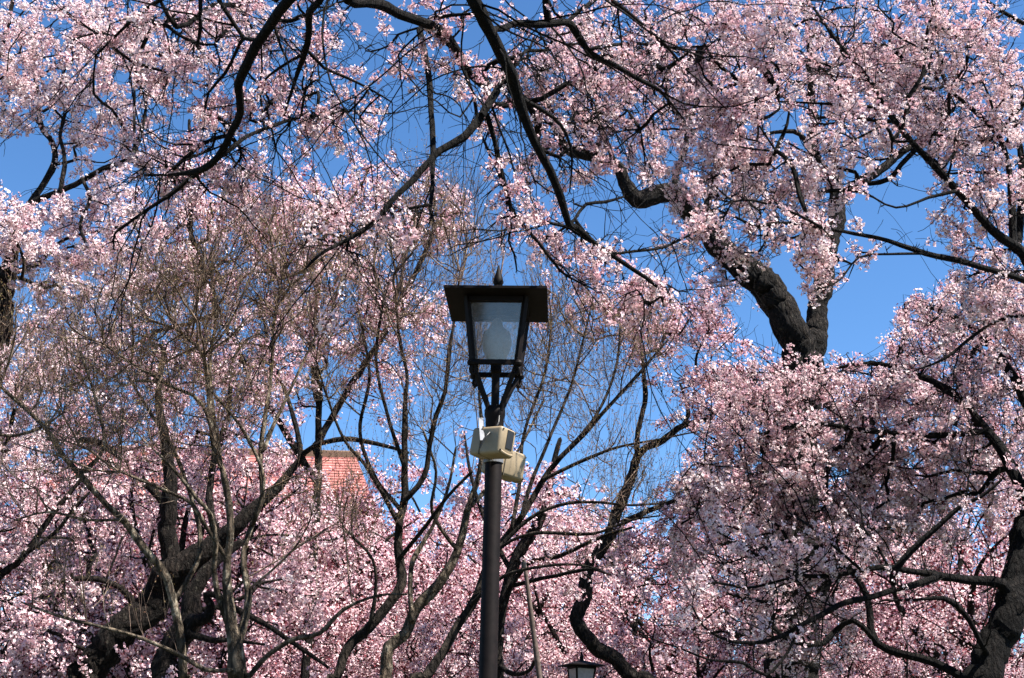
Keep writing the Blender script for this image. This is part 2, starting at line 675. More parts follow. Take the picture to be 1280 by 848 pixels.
# openings in the crowns through which the sky shows: (photo polygon, which trees keep out)
def inside(p, poly):
    x, y = p[:, 0], p[:, 1]
    c = np.zeros(len(p), bool)
    n = len(poly)
    for i in range(n):
        x0, y0 = poly[i]
        x1, y1 = poly[i - 1]
        c ^= ((y0 > y) != (y1 > y)) & (x < (x1 - x0) * (y - y0) / (y1 - y0 + 1e-9) + x0)
    return c


GAPS = [
    [(940, 350), (1000, 440), (1090, 440), (1125, 370), (1195, 335), (1100, 310), (1070, 350), (1020, 400), (985, 300)],
    [(500, 130), (470, 180), (540, 210), (590, 250), (620, 240), (590, 160), (550, 80)],
    [(740, 230), (760, 300), (830, 300), (830, 255), (790, 210)],
    [(0, 180), (60, 170), (60, 235), (0, 240)],
    [(1130, 190), (1160, 205), (1160, 300), (1120, 260)],
    [(930, 340), (970, 440), (940, 420), (915, 380)],
    [(960, 140), (1000, 140), (1010, 175), (960, 180)],
    [(730, 550), (860, 530), (850, 590), (720, 600)],
    [(1060, 270), (1150, 290), (1120, 240), (1070, 240)],
    [(540, 345), (592, 318), (652, 318), (705, 345), (700, 480), (545, 480)],
]


def carve(p, which):
    q = proj(p)
    k = np.ones(len(p), bool)
    for g in which:
        k &= ~inside(q, GAPS[g])
    return p[k]


def carve_shoots(Q, r, which):
    k = np.ones(len(Q), bool)
    for g in which:
        if g in (1, 2):
            continue
        for c in (-1, Q.shape[1] // 2):
            k &= ~inside(proj(Q[:, c]), GAPS[g])
    return Q[k], r[k]


def make_cherry(label, group, base, trunk_rows, limbs_, blobs, opt):
    """one cherry tree: trunk > limbs traced, branches grown, twigs, blossom"""
    o = dict(bf=0.3, rt=0.0032, sag=0.02, rmax=0.03, tw=5.0, tl=(0.15, 0.4), bias=(0, 0, 0.1), sub=0.8,
             sp=0.085, keep=-0.5, cs=2.2, nf=(4, 9), rc=0.045, rf=0.0138, mode='flower', tint=0.30,
             bark=M_BARK, gaps=(), calyx=0.65, name='cherry_tree', seed=1, cat='cherry tree', rlim=0.016, r0=0.0028, spray=0, sl=(0.3, 0.9), sr=(0.003, 0.0055), spur=0, bare=False)
    o.update(opt)
    root = thing(o['name'], label, o['cat'], base, group)
    S = Skeleton()
    b = np.array(base, float)
    r0 = trunk_rows[0][3]
    first = np.array(trunk_rows[0][:3])
    S.add([tuple(np.array(x).ravel()) for x in [(b[0], b[1], b[2] - 0.15, r0 * 1.35), (*(b + (first - b) * 0.10), r0 * 1.12)]] + list(trunk_rows))
    for L in limbs_:
        S.add(L)
    A = np.vstack([blob(*q) for q in blobs])
    A = carve(A, o['gaps'])
    A = A[A[:, 2] > 0.6]
    S.grow(A, bf=o['bf'], rt=o['rt'], sag=o['sag'], rmax=o['rmax'])
    wood(S, root, o['bark'])
    Q, r = twigs(S, o['tw'], o['tl'], 5, o['bias'], rlim=o['rlim'], r0=o['r0'])
    Z, zr = sub_twigs(Q, o['sub'], (o['tl'][0] * 0.6, o['tl'][1] * 0.7), 4, o['bias'], r0=o['r0'] * 0.7)
    Q, r = carve_shoots(Q, r, o['gaps'])
    Z, zr = carve_shoots(Z, zr, o['gaps'])
    lst = [(Q, r), (Z, zr)]
    if o['spray']:
        X, xr = sprays(S, o['spray'], o['sl'], o['bias'], r0=o['sr'])
        Y, yr = sub_twigs(X, 4.0, (0.08, 0.30), 5, o['bias'], wig=0.2, r0=o['r0'] * 0.75)
        X, xr = carve_shoots(X, xr, o['gaps'])
        Y, yr = carve_shoots(Y, yr, o['gaps'])
        lst += [(X, xr), (Y, yr)]
        if o['spur']:
            lst.append(sprays(S, o['spur'], (0.015, 0.06), (0, 0, 0), 0.1, (0.003, 0.006), 2))
    twig_mesh(lst, root, o['bark'], S)
    cl = np.vstack((along(Q, o['sp']), along(Z, o['sp'])) + ((along(Y, o['sp'] * 4),) if o['spray'] and not o['bare'] else ()))
    p, _t = S.thin(0.010)
    cl = np.vstack((cl, p[rng.uniform(0, 1, len(p)) < 0.09 / o['sp'] * 0.5, :3]))
    cl = cl[clump_noise(cl, o['cs'], o['seed']) + 0.35 * rng.standard_normal(len(cl)) > o['keep']]
    cl = carve(cl, o['gaps'])
    if o['mode'] == 'flower':
        blossom_mesh([flowers(cl, o['nf'], o['rc'], o['rf'], 5, o['calyx'], o['tint'])], root)
        k = len(cl) * sum(o['nf']) // 2 * 5
    else:
        blossom_mesh([specks(cl, o['nf'], o['rc'], o['rf'], (o['tint'] - 0.25, o['tint'] + 0.35), 0.17)], root)
        k = len(cl) * o['nf']
    print('TREE', label[:50], 'clusters', len(cl), 'faces', k)
    return root


def base_under(x, y, d, dx=0.0, dy=0.0):
    q = P(x, y, d)
    return (q[0] + dx, d + dy, 0.0)


# ------------------------------------------------------------------ ground
g = mesh_from('ground', [(-400, -200, 0), (400, -200, 0), (400, 900, 0), (-400, 900, 0)], [(0, 1, 2, 3)])
go = link('ground', g, M_GROUND)
go['kind'] = 'structure'


# ------------------------------------------------------------------ the red-roofed hall
def quads_obj(name, faces, mat, parent, off=(0, 0, 0)):
    v, q = [], []
    for f in faces:
        q.append([len(v) + i for i in range(4)])
        v += [np.array(p) - np.array(off) for p in f]
    return link(name, mesh_from(name, v, q), mat, parent)


def box_bm(bm, c, s, rot=None, bevel=0.0):
    r = bmesh.ops.create_cube(bm, size=1.0)
    vs = r['verts']
    bmesh.ops.scale(bm, vec=s, verts=vs)
    if bevel:
        es = list({e for v in vs for e in v.link_edges})
        rb = bmesh.ops.bevel(bm, geom=es, offset=bevel, segments=3, affect='EDGES', profile=0.5)
        vs = list({v for f in rb['faces'] for v in f.verts} | {v for v in vs if v.is_valid})
    if rot is not None:
        bmesh.ops.rotate(bm, cent=(0, 0, 0), matrix=rot, verts=vs)
    bmesh.ops.translate(bm, vec=c, verts=vs)
    return vs


def bar_bm(bm, a, b, wd, th=None):
    """square bar from a to b"""
    a, b = Vector(a), Vector(b)
    d = b - a
    vs = box_bm(bm, (0, 0, 0), (wd, th or wd, d.length))
    m = d.to_track_quat('Z', 'Y').to_matrix()
    bmesh.ops.rotate(bm, cent=(0, 0, 0), matrix=m, verts=vs)
    bmesh.ops.translate(bm, vec=(a + b) / 2, verts=vs)


def lathe_bm(bm, prof, n=20, c=(0, 0, 0)):
    rings = []
    for r, z in prof:
        rings.append([bm.verts.new((c[0] + r * math.cos(2 * math.pi * k / n), c[1] + r * math.sin(2 * math.pi * k / n), c[2] + z)) for k in range(n)])
    for a, b in zip(rings, rings[1:]):
        for k in range(n):
            bm.faces.new((a[k], a[(k + 1) % n], b[(k + 1) % n], b[k]))
    bm.faces.new(rings[0][::-1])
    bm.faces.new(rings[-1])


def tube_bm(bm, pts, r, n=8, step=0.01):
    s = spline([(*p, r) for p in pts], step)
    v, q = tubes(s[:, :3], s[:, 3], [len(s)], n)
    vv = [bm.verts.new(x) for x in v]
    for f in q:
        bm.faces.new([vv[i] for i in f])


def done(bm, name, mat, parent, smooth=False):
    me = bpy.data.meshes.new(name)
    bmesh.ops.recalc_face_normals(bm, faces=bm.faces[:])
    bm.to_mesh(me)
    bm.free()
    if smooth:
        me.polygons.foreach_set('use_smooth', np.ones(len(me.polygons), bool))
        try:
            me.set_sharp_from_angle(angle=R_(35))
        except Exception:
            pass
    return link(name, me, mat, parent)


def hall():
    d = 40.0
    zr = P(430, 571, d)[2]
    xr = P(482, 571, d)[0]
    xl = xr - 9.6
    x0 = (xl + xr) / 2
    root = thing('wooden_hall', 'red tiled roof of a hall behind the trees left of the lamp post', 'building', (x0, d, 0))
    hw, dep = 4.8, 3.4
    ze = zr - 2.1
    bm = bmesh.new()
    box_bm(bm, (0, 0, (ze + 0.1) / 2), (2 * hw - 1.0, 2 * dep - 1.2, ze + 0.1))
    done(bm, 'wall', M_WALL, root)
    # stepped tile courses on the four slopes of a hip roof with a long ridge
    n = 17
    f = []
    rl = hw - 0.9
    for k in range(n):
        t0, t1 = k / n, (k + 1) / n
        za, zb = ze + (zr - ze) * t0, ze + (zr - ze) * t1
        ya, yb = dep * (1 - t0), dep * (1 - t1)
        xa, xb = hw + (rl - hw) * t0, hw + (rl - hw) * t1
        u = 0.045
        for sgn in (-1, 1):
            f.append(((-xa, sgn * ya, za + u), (xa, sgn * ya, za + u), (xb, sgn * yb, zb), (-xb, sgn * yb, zb)))
            f.append(((-xa, sgn * ya, za), (xa, sgn * ya, za), (xa, sgn * ya, za + u), (-xa, sgn * ya, za + u)))
            f.append(((sgn * xa, -ya, za + u), (sgn * xa, ya, za + u), (sgn * xb, yb, zb), (sgn * xb, -yb, zb)))
            f.append(((sgn * xa, -ya, za), (sgn * xa, ya, za), (sgn * xa, ya, za + u), (sgn * xa, -ya, za + u)))
    roof = quads_obj('roof', f, M_ROOF, root)
    bm = bmesh.new()
    box_bm(bm, (0, 0, zr + 0.03), (2 * rl + 0.3, 0.34, 0.26), bevel=0.05)
    done(bm, 'ridge_cap', M_TRIM, roof)
    bm = bmesh.new()
    for sgn in (-1, 1):
        box_bm(bm, (0, sgn * (dep + 0.02), ze - 0.09), (2 * hw + 0.1, 0.06, 0.2))
        box_bm(bm, (sgn * (hw + 0.02), 0, ze - 0.09), (0.06, 2 * dep - 0.02, 0.2))
    done(bm, 'eave_board', M_TRIM, roof)
    for k in range(5):
        for zc in (1.6, 5.0):
            bm = bmesh.new()
            x = -3.4 + 1.7 * k
            for sgn in (-1, 1):
                box_bm(bm, (x + sgn * 0.52, -dep + 0.57, zc), (0.09, 0.09, 1.5))
                box_bm(bm, (x, -dep + 0.57, zc + sgn * 0.75), (1.13, 0.1, 0.09))
            wf = done(bm, 'window', M_TRIM, root)
            bm = bmesh.new()
            box_bm(bm, (x, -dep + 0.585, zc), (0.95, 0.03, 1.41))
            done(bm, 'pane', M_DGLASS, wf)


hall()


# ------------------------------------------------------------------ park lantern
def street_lamp(label, loc, yaw, s, pole_h, pane_mat):
    """square tapered lantern; heights are metres above the ground for s = 1"""
    L = thing('street_lamp', label, 'street lamp', loc, None, yaw, s)
    zc, zb, zt = pole_h, pole_h + 0.212, pole_h + 0.587      # collar, lantern bottom, lantern top
    bm = bmesh.new()
    lathe_bm(bm, [(0.11, 0), (0.11, 0.35), (0.075, 0.42), (0.050, 0.5), (0.045, zc - 0.22), (0.040, zc - 0.20), (0.040, zc - 0.02)], 24)
    done(bm, 'pole', M_IRON, L, True)
    bm = bmesh.new()
    lathe_bm(bm, [(0.041, zc - 0.16), (0.049, zc - 0.15), (0.049, zc - 0.06), (0.056, zc - 0.04), (0.056, zc - 0.01), (0.043, zc + 0.01)], 24)
    for k in range(4):
        a = math.pi / 4 + k * math.pi / 2
        bar_bm(bm, (0.050 * math.cos(a), 0.050 * math.sin(a), zc - 0.02), (0.068 * math.cos(a), 0.068 * math.sin(a), zc + 0.055), 0.016)
    done(bm, 'collar', M_IRON, L, True)
    bm = bmesh.new()
    lathe_bm(bm, [(0.022, zc), (0.022, zb - 0.02), (0.03, zb - 0.012), (0.03, zb + 0.03), (0.012, zb + 0.05)], 16)
    done(bm, 'stem', M_IRON, L, True)
    hb, ht = 0.118, 0.158
    for sx_ in (-1, 1):
        for sy_ in (-1, 1):
            bm = bmesh.new()
            bar_bm(bm, (0.034 * sx_, 0.034 * sy_, zc + 0.0), (hb * sx_, hb * sy_, zb + 0.01), 0.018)
            tube_bm(bm, [(hb * sx_, hb * sy_, zb), (1.10 * hb * sx_, 1.10 * hb * sy_, zb - 0.03),
                         (1.02 * hb * sx_, 1.02 * hb * sy_, zb - 0.055), (0.92 * hb * sx_, 0.92 * hb * sy_, zb - 0.04),
                         (0.97 * hb * sx_, 0.97 * hb * sy_, zb - 0.025)], 0.009, 8)
            lathe_bm(bm, [(0.004, -0.02), (0.02, -0.012), (0.024, 0), (0.02, 0.012), (0.004, 0.02)], 12, (hb * sx_ * 1.06, hb * sy_ * 1.06, zb + 0.005))
            done(bm, 'support_arm', M_IRON, L, True)
    bm = bmesh.new()
    for sx_ in (-1, 1):
        for sy_ in (-1, 1):
            bar_bm(bm, (hb * sx_, hb * sy_, zb), (ht * sx_, ht * sy_, zt - 0.002), 0.026)
        bar_bm(bm, (-hb + .013, sx_ * hb, zb + 0.012), (hb - .013, sx_ * hb, zb + 0.012), 0.024)
        bar_bm(bm, (sx_ * hb, -hb + .013, zb + 0.012), (sx_ * hb, hb - .013, zb + 0.012), 0.024)
        bar_bm(bm, (-ht + .013, sx_ * ht, zt - 0.022), (ht - .013, sx_ * ht, zt - 0.022), 0.04, 0.024)
        bar_bm(bm, (sx_ * ht, -ht + .013, zt - 0.022), (sx_ * ht, ht - .013, zt - 0.022), 0.024, 0.04)
    done(bm, 'lantern_frame', M_IRON, L)
    z0, z1 = zb + 0.022, zt - 0.04
    for k in range(4):
        a0, a1 = hb + (ht - hb) * 0.06, ht - (ht - hb) * 0.1
        bm = bmesh.new()
        e = 0.002
        pts = [(-a0 + .011, -a0), (a0 - .011, -a0), (a1 - .011, -a1), (-a1 + .011, -a1)]
        zz = (z0, z0, z1, z1)
        vf = [bm.verts.new((p[0], p[1] - e, z)) for p, z in zip(pts, zz)]
        vb = [bm.verts.new((p[0], p[1] + e, z)) for p, z in zip(pts, zz)]
        bm.faces.new(vf)
        bm.faces.new(vb[::-1])
        for i in range(4):
            bm.faces.new((vf[i], vb[i], vb[(i + 1) % 4], vf[(i + 1) % 4]))
        bmesh.ops.rotate(bm, cent=(0, 0, 0), matrix=Matrix.Rotation(k * math.pi / 2, 3, 'Z'), verts=bm.verts[:])
        done(bm, 'glass_pane', pane_mat, L)
    # bulb and its holder behind the dusty glass
    bm = bmesh.new()
    lathe_bm(bm, [(0.03, zb + 0.03), (0.05, zb + 0.06), (0.076, zb + 0.12), (0.082, zb + 0.17), (0.070, zb + 0.215), (0.036, zb + 0.245), (0.026, zb + 0.285), (0.010, zb + 0.30)], 24)
    done(bm, 'bulb', M_BULB, L, True)
    # roof: thin eave plate, low pyramid, finial
    h = 0.275
    bm = bmesh.new()
    lo = [bm.verts.new((x, y, zt)) for x, y in ((-h, -h), (h, -h), (h, h), (-h, h))]
    mi = [bm.verts.new((x, y, zt + 0.014)) for x, y in ((-h, -h), (h, -h), (h, h), (-h, h))]
    tp = [bm.verts.new((x, y, zt + 0.085)) for x, y in ((-.045, -.045), (.045, -.045), (.045, .045), (-.045, .045))]
    bm.faces.new(lo[::-1])
    for a, b in ((lo, mi), (mi, tp)):
        for i in range(4):
            bm.faces.new((a[i], a[(i + 1) % 4], b[(i + 1) % 4], b[i]))
    bm.faces.new(tp)
    roof = done(bm, 'lantern_roof', M_IRON, L)
    bm = bmesh.new()
    lathe_bm(bm, [(0.036, zt + 0.084), (0.036, zt + 0.10), (0.022, zt + 0.115), (0.030, zt + 0.135), (0.024, zt + 0.16), (0.004, zt + 0.235)], 16)
    done(bm, 'finial', M_IRON, roof, True)
    return L


LD = 7.03
lp = P(619, 500, LD)
Z_ROOF = P(620, 360, LD - 0.275)[2]
POLE_H = Z_ROOF - 0.587
street_lamp('dark brown street lamp with dusty glass lantern and square roof, nearest the viewer', (lp[0], LD, 0), R_(-2.5), 1.0, POLE_H, M_GLASS)

fd = 15.3
fp = P(727, 832, fd)
street_lamp('small distant lantern with white panes under the leaning mossy trunk', (fp[0], fd, 0), R_(22), 0.72, fp[2] / 0.72 - 0.602, M_PAPER)


# ------------------------------------------------------------------ loudspeakers on the post
def loudspeaker(label, c, rot, bracket_to):
    L = thing('loudspeaker', label, 'loudspeaker', c)
    c = Vector(c)
    bm = bmesh.new()
    # flared box: wide at the mouth end (local +X), slimmer to the rear
    vs = box_bm(bm, (0, 0, 0), (0.215, 0.125, 0.150), None, 0.018)
    for v in bm.verts:
        if v.co.x < 0:
            v.co.y *= 0.82
    bmesh.ops.rotate(bm, cent=(0, 0, 0), matrix=rot, verts=bm.verts[:])
    done(bm, 'housing', M_CREAM, L, True)
    bm = bmesh.new()
    box_bm(bm, (0.1075, 0.012, 0.014), (0.008, 0.052, 0.100), None, 0.003)
    bmesh.ops.rotate(bm, cent=(0, 0, 0), matrix=rot, verts=bm.verts[:])
    done(bm, 'sound_slot', M_BLACK, L)
    bm = bmesh.new()
    tube_bm(bm, [(0.109, 0.045, -0.058), (0.118, 0.025, -0.066), (0.12, 0.0, -0.068), (0.118, -0.025, -0.066), (0.109, -0.045, -0.058)], 0.008, 8)
    bmesh.ops.rotate(bm, cent=(0, 0, 0), matrix=rot, verts=bm.verts[:])
    done(bm, 'lip', M_CREAM, L, True)
    bm = bmesh.new()
    box_bm(bm, (-0.030, 0, 0), (0.004, 0.118, 0.151), None, 0.0)
    bmesh.ops.scale(bm, vec=(1, 1.0, 1.004), verts=bm.verts[:])
    bmesh.ops.rotate(bm, cent=(0, 0, 0), matrix=rot, verts=bm.verts[:])
    done(bm, 'housing_seam', M_SEAM, L)
    for sy_ in (-1, 1):
        for sz_ in (-1, 1):
            bm = bmesh.new()
            lathe_bm(bm, [(0.0045, 0), (0.0045, 0.003), (0.002, 0.004)], 10)
            bmesh.ops.rotate(bm, cent=(0, 0, 0), matrix=Matrix.Rotation(R_(90), 3, 'Y'), verts=bm.verts[:])
            bmesh.ops.translate(bm, vec=(0.1075, 0.048 * sy_, 0.056 * sz_ + 0.004), verts=bm.verts[:])
            bmesh.ops.rotate(bm, cent=(0, 0, 0), matrix=rot, verts=bm.verts[:])
            done(bm, 'screw', M_BLACK, L)
    bt = Vector(bracket_to) - c
    bm = bmesh.new()
    bar_bm(bm, (bt.x * 0.35, bt.y * 0.35, bt.z * 0.35), bt, 0.035, 0.012)
    lathe_bm(bm, [(0.0475, -0.02), (0.052, -0.02), (0.052, 0.02), (0.0475, 0.02)], 20, (bt.x, bt.y, bt.z))
    done(bm, 'mounting_bracket', M_STEEL, L)
    return L


c1 = P(615, 554, LD - 0.135)
r1 = Matrix.Rotation(R_(8), 3, 'Y') @ Matrix.Rotation(R_(-40), 3, 'Z')
sp1 = loudspeaker('upper cream box loudspeaker strapped to front of the lamp post', c1, r1, (lp[0], LD, c1[2] + 0.03))
bm = bmesh.new()
a = P(601, 523, LD - 0.10) - c1
b = P(603, 551, LD - 0.205) - c1
bar_bm(bm, a, b, 0.024, 0.006)
done(bm, 'steel_strap', M_STEEL, sp1)
bm = bmesh.new()
pts = [P(x, y, d_) - c1 for x, y, d_ in ((624, 520, LD - 0.06), (622, 531, LD - 0.10), (612, 541, LD - 0.20), (605, 549, LD - 0.222), (600, 560, LD - 0.222))]
tube_bm(bm, pts, 0.0045, 8)
done(bm, 'cable', M_BLACK, sp1)
c2 = P(629, 580, LD + 0.135)
r2 = Matrix.Rotation(R_(8), 3, 'Y') @ Matrix.Rotation(R_(38), 3, 'Z')
loudspeaker('lower cream box loudspeaker half hidden behind the lamp post', c2, r2, (lp[0], LD, c2[2] - 0.01))


# leaning thin prop pole right of the lamp
def prop_pole():
    d = 12.5
    top, bot = P(655, 700, d), P(676, 860, d)
    k = (bot - top) / np.linalg.norm(bot - top)
    foot = bot + k * (bot[2] / -k[2])
    root = thing('support_pole', 'thin weathered wooden pole leaning beside the lamp post, propping a bough', 'pole', foot)
    s = spline([(*(foot - foot), 0.034), (*((bot - foot) * 0.5), 0.031), (*(bot - foot), 0.028), (*(0.5 * (top + bot) - foot), 0.023), (*(top - foot), 0.016)], 0.1)
    v, q = tubes(s[:, :3], s[:, 3] * (1 + 0.05 * rng.standard_normal(len(s))), [len(s)], 8, 0.03)
    link('shaft', mesh_from('shaft', v, q, True), M_WOODP, root)
    bm = bmesh.new()
    kk = top - foot
    lathe_bm(bm, [(0.022, -0.03), (0.024, -0.02), (0.024, 0.02), (0.022, 0.03)], 10, (kk[0], kk[1], kk[2] - 0.05))
    done(bm, 'binding', M_BLACK, root)


prop_pole()

# ------------------------------------------------------------------ T1: the overhanging cherry whose boughs hang in from above
D = 7.4
hubp = np.array(P(470, -330, 4.6))
t1_base = (-1.2, -1.6, 0)
t1_trunk = [(-1.15, -1.5, 0.4, 0.24), (-1.05, -1.0, 2.4, 0.20), (-0.95, 0.3, 4.2, 0.16), (-0.9, 2.2, 5.6, 0.12), (*hubp, 0.085)]
T1 = [
    limb([(474, -180, 26), (440, -90, 22), (400, -45, 18), (359, 0, 15), (342, 24, 14), (322, 51, 14), (308, 82, 13), (298, 106, 11), (301, 140, 10), (291, 164, 9), (274, 195, 9), (253, 212, 8), (219, 219, 5), (181, 219, 3)], 5.6, 7.6),
    limb([(253, 212, 7), (236, 224, 6), (212, 245, 5.5), (185, 262, 4.5), (150, 287, 4), (143, 294, 3), (142, 311, 2)], 7.5, 7.6),
    limb([(291, 185, 6), (308, 171, 5), (342, 157, 4.5), (376, 147, 4), (410, 145, 3)], 7.5, 8.0),
    limb([(440, -90, 15), (418, -40, 12), (400, 0, 10), (387, 14, 10), (387, 38, 9), (380, 68, 8), (368, 103, 5), (356, 144, 3)], 6.2, 7.2),
    limb([(387, 30, 6), (380, 20, 6), (363, 27, 6), (342, 24, 6)], 6.9, 7.0),
    limb([(380, 68, 5), (349, 85, 4), (328, 103, 3), (316, 120, 2)], 7.1, 7.4),
    limb([(382, 62, 5), (404, 85, 4.5), (430, 96, 4), (460, 110, 3), (490, 128, 2)], 7.0, 7.5),
    limb([(322, 51, 6), (304, 48, 5), (294, 65, 4.5), (280, 92, 4), (260, 116, 3.5), (255, 144, 2)], 7.0, 7.6),
    limb([(255, -20, 6), (251, 34, 4.5), (246, 58, 3)], 7.0, 7.2),
    limb([(474, -150, 24), (455, -60, 19), (434, 0, 15), (472, 3, 15), (499, 17, 14), (530, 29, 14), (551, 41, 13), (571, 65, 12), (588, 92, 11), (602, 106, 9), (612, 107, 6)], 5.8, 7.6),
    limb([(500, -200, 30), (560, -90, 25), (595, 0, 18.5), (609, 27, 17.5), (622, 55, 17), (636, 82, 16), (643, 103, 15), (653, 137, 13), (670, 178, 12), (687, 212, 11.5), (701, 246, 11), (711, 281, 9), (718, 284, 8), (742, 304, 7), (763, 318, 6), (793, 338, 5), (821, 359, 4), (830, 383, 2.5)], 5.6, 7.2),
    limb([(640, 90, 12), (622, 113, 12), (602, 144, 12), (581, 171, 12), (551, 188, 10), (537, 202, 9.5), (516, 226, 9), (489, 253, 8), (472, 274, 7), (451, 290, 6), (420, 307, 5), (400, 318, 4.5), (383, 335, 3)], 6.5, 6.1),
    limb([(528, 31, 9), (530, 62, 8.5), (537, 103, 8.5), (539, 144, 8), (540, 192, 8), (539, 239, 6), (537, 263, 5), (542, 276, 2.5)], 7.2, 6.4),
    limb([(489, 268, 4), (505, 262, 4), (537, 256, 4)], 6.4, 6.4),
    limb([(602, 144, 8), (609, 143, 8), (619, 178, 7.5), (626, 212, 7), (639, 260, 6), (653, 280, 5), (674, 304, 5), (694, 331, 4), (708, 345, 3.5), (742, 362, 2)], 6.4, 6.9),
    limb([(639, 262, 4), (639, 283, 3.5), (636, 300, 3), (643, 318, 3), (646, 338, 2)], 6.6, 6.7),
    limb([(615, 42, 9), (629, 36, 9), (646, 29, 10), (674, 31, 10), (708, 29, 9.5), (718, 38, 9), (735, 65, 8), (763, 79, 7.5), (793, 96, 6.5), (817, 109, 6), (830, 120, 4), (855, 150, 3)], 6.5, 7.8),
    limb([(708, 29, 6), (725, 14, 5), (742, 0, 5), (770, -30, 3)], 7.0, 7.4),
    limb([(537, 30, 6), (537, 24, 5), (564, 19, 5), (592, 17, 4), (604, 14, 4)], 6.9, 6.5),
    limb([(636, 110, 7), (640, 117, 7), (660, 127, 6.5), (691, 147, 5.5), (708, 168, 4), (715, 200, 3), (712, 240, 2)], 6.5, 7.2),
    limb([(680, -80, 9), (730, -20, 7), (763, 0, 6), (787, 17, 5), (810, 38, 5), (830, 55, 4), (860, 90, 3)], 6.6, 7.8),
    limb([(712, 284, 6), (718, 274, 5), (732, 255, 5), (756, 253, 4.5), (780, 246, 3)], 7.0, 7.3),
    limb([(742, 304, 4), (763, 316, 4), (797, 314, 4), (830, 309, 4), (870, 290, 2.5)], 7.1, 7.6),
    limb([(745, 60, 5), (790, 55, 4), (840, 60, 3.5), (880, 72, 2.5)], 7.2, 7.9),
    limb([(400, -45, 9), (330, -40, 8), (262, -30, 7), (200, 0, 5), (160, 30, 4), (120, 70, 2.5)], 6.5, 7.9),
]
make_cherry('overhanging dark cherry bough system dropping in from the top edge above the lamp', None, t1_base, t1_trunk, T1,
            [(330, 30, 8.0, 120, 70, .4, 56), (390, 120, 8.0, 70, 60, .3, 46), (440, 150, 7.5, 40, 30, .3, 9), (230, 200, 8.2, 110, 50, .3, 54), (290, 140, 8.1, 60, 60, .3, 22),
             (570, 60, 7.0, 60, 50, .4, 14), (505, 100, 7.2, 25, 50, .3, 5), (600, 190, 7.2, 50, 60, .3, 30), (660, 90, 7.9, 70, 70, .4, 36), (740, 90, 8.1, 100, 80, .4, 80), (830, 60, 8.3, 80, 80, .4, 60),
             (700, 190, 7.7, 60, 60, .3, 30), (760, 180, 8.0, 70, 60, .3, 44), (730, 310, 7.3, 90, 36, .2, 24), (640, 290, 7.0, 50, 24, .2, 8), (810, 365, 7.3, 60, 30, .2, 12), (440, 300, 6.3, 60, 40, .3, 16),
             (170, 60, 7.8, 100, 60, .5, 44), (470, 30, 7.3, 50, 25, .3, 9)],
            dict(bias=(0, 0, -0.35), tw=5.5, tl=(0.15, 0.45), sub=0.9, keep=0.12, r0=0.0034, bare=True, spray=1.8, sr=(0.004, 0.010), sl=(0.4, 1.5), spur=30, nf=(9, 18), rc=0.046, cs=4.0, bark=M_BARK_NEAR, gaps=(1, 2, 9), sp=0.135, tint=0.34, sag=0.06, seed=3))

# ------------------------------------------------------------------ T4: boughs reaching in from the right edge
D = 8.6
t4_base = (4.6, 8.6, 0)
p4 = P(1330, 420, D)
t4_trunk = [(4.55, 8.6, 0.5, 0.19), (4.35, 8.6, 2.4, 0.15), (*p4, 0.115)]
T4 = [
    limb([(1330, 415, 24), (1300, 362, 16), (1280, 320, 13), (1262, 305, 12), (1241, 290, 11), (1220, 267, 10), (1196, 239, 9.5), (1171, 211, 9), (1146, 186, 8), (1122, 155, 7), (1104, 130, 6), (1090, 105, 5), (1076, 84, 3)], 8.6, 8.0),
    limb([(1128, 165, 6), (1132, 141, 6), (1136, 120, 5.5), (1153, 95, 5), (1157, 63, 4), (1160, 32, 3.5), (1171, 14, 2)], 8.1, 8.0),
    limb([(1268, 310, 11), (1265, 270, 10), (1263, 240, 9), (1259, 197, 7), (1248, 169, 6.5), (1224, 144, 6), (1199, 123, 5), (1160, 90, 3)], 8.5, 8.6),
    limb([(1270, 310, 11), (1276, 250, 9), (1275, 190, 8), (1266, 137, 5), (1262, 98, 4), (1252, 67, 3)], 8.6, 8.9),
    limb([(1330, 420, 18), (1330, 300, 16), (1320, 150, 12), (1290, 40, 7), (1280, 30, 6), (1255, 16, 5), (1231, 0, 4), (1200, -20, 3)], 8.6, 8.2),
    limb([(1118, 152, 5), (1100, 137, 4), (1069, 132, 4), (1027, 130, 3.5), (974, 127, 2)], 8.1, 8.4),
    limb([(1310, 370, 12), (1280, 350, 9), (1238, 338, 8), (1196, 326, 7.5), (1157, 317, 7), (1111, 301, 6), (1069, 292, 5), (1027, 285, 4.5), (988, 279, 4), (950, 282, 2.5)], 8.4, 7.6),
    limb([(1157, 317, 4), (1110, 318, 3.5), (1074, 322, 3), (1050, 350, 2.5), (1030, 360, 2)], 8.0, 7.8),
    limb([(1330, 410, 9), (1280, 395, 5), (1245, 402, 4), (1210, 425, 4), (1180, 449, 3.5), (1137, 466, 2)], 8.4, 8.4),
    limb([(1090, 105, 4), (1060, 70, 4), (1030, 30, 3.5), (1010, 0, 2.5)], 8.0, 8.2),
    limb([(1196, 239, 5), (1160, 248, 4), (1120, 260, 3), (1080, 240, 2.5)], 8.0, 7.8),
    limb([(1027, 285, 4), (980, 262, 3.5), (930, 250, 3), (890, 262, 2)], 7.7, 7.6),
    limb([(1280, 130, 7), (1230, 180, 5), (1180, 175, 4), (1120, 178, 3)], 8.6, 8.9),
]
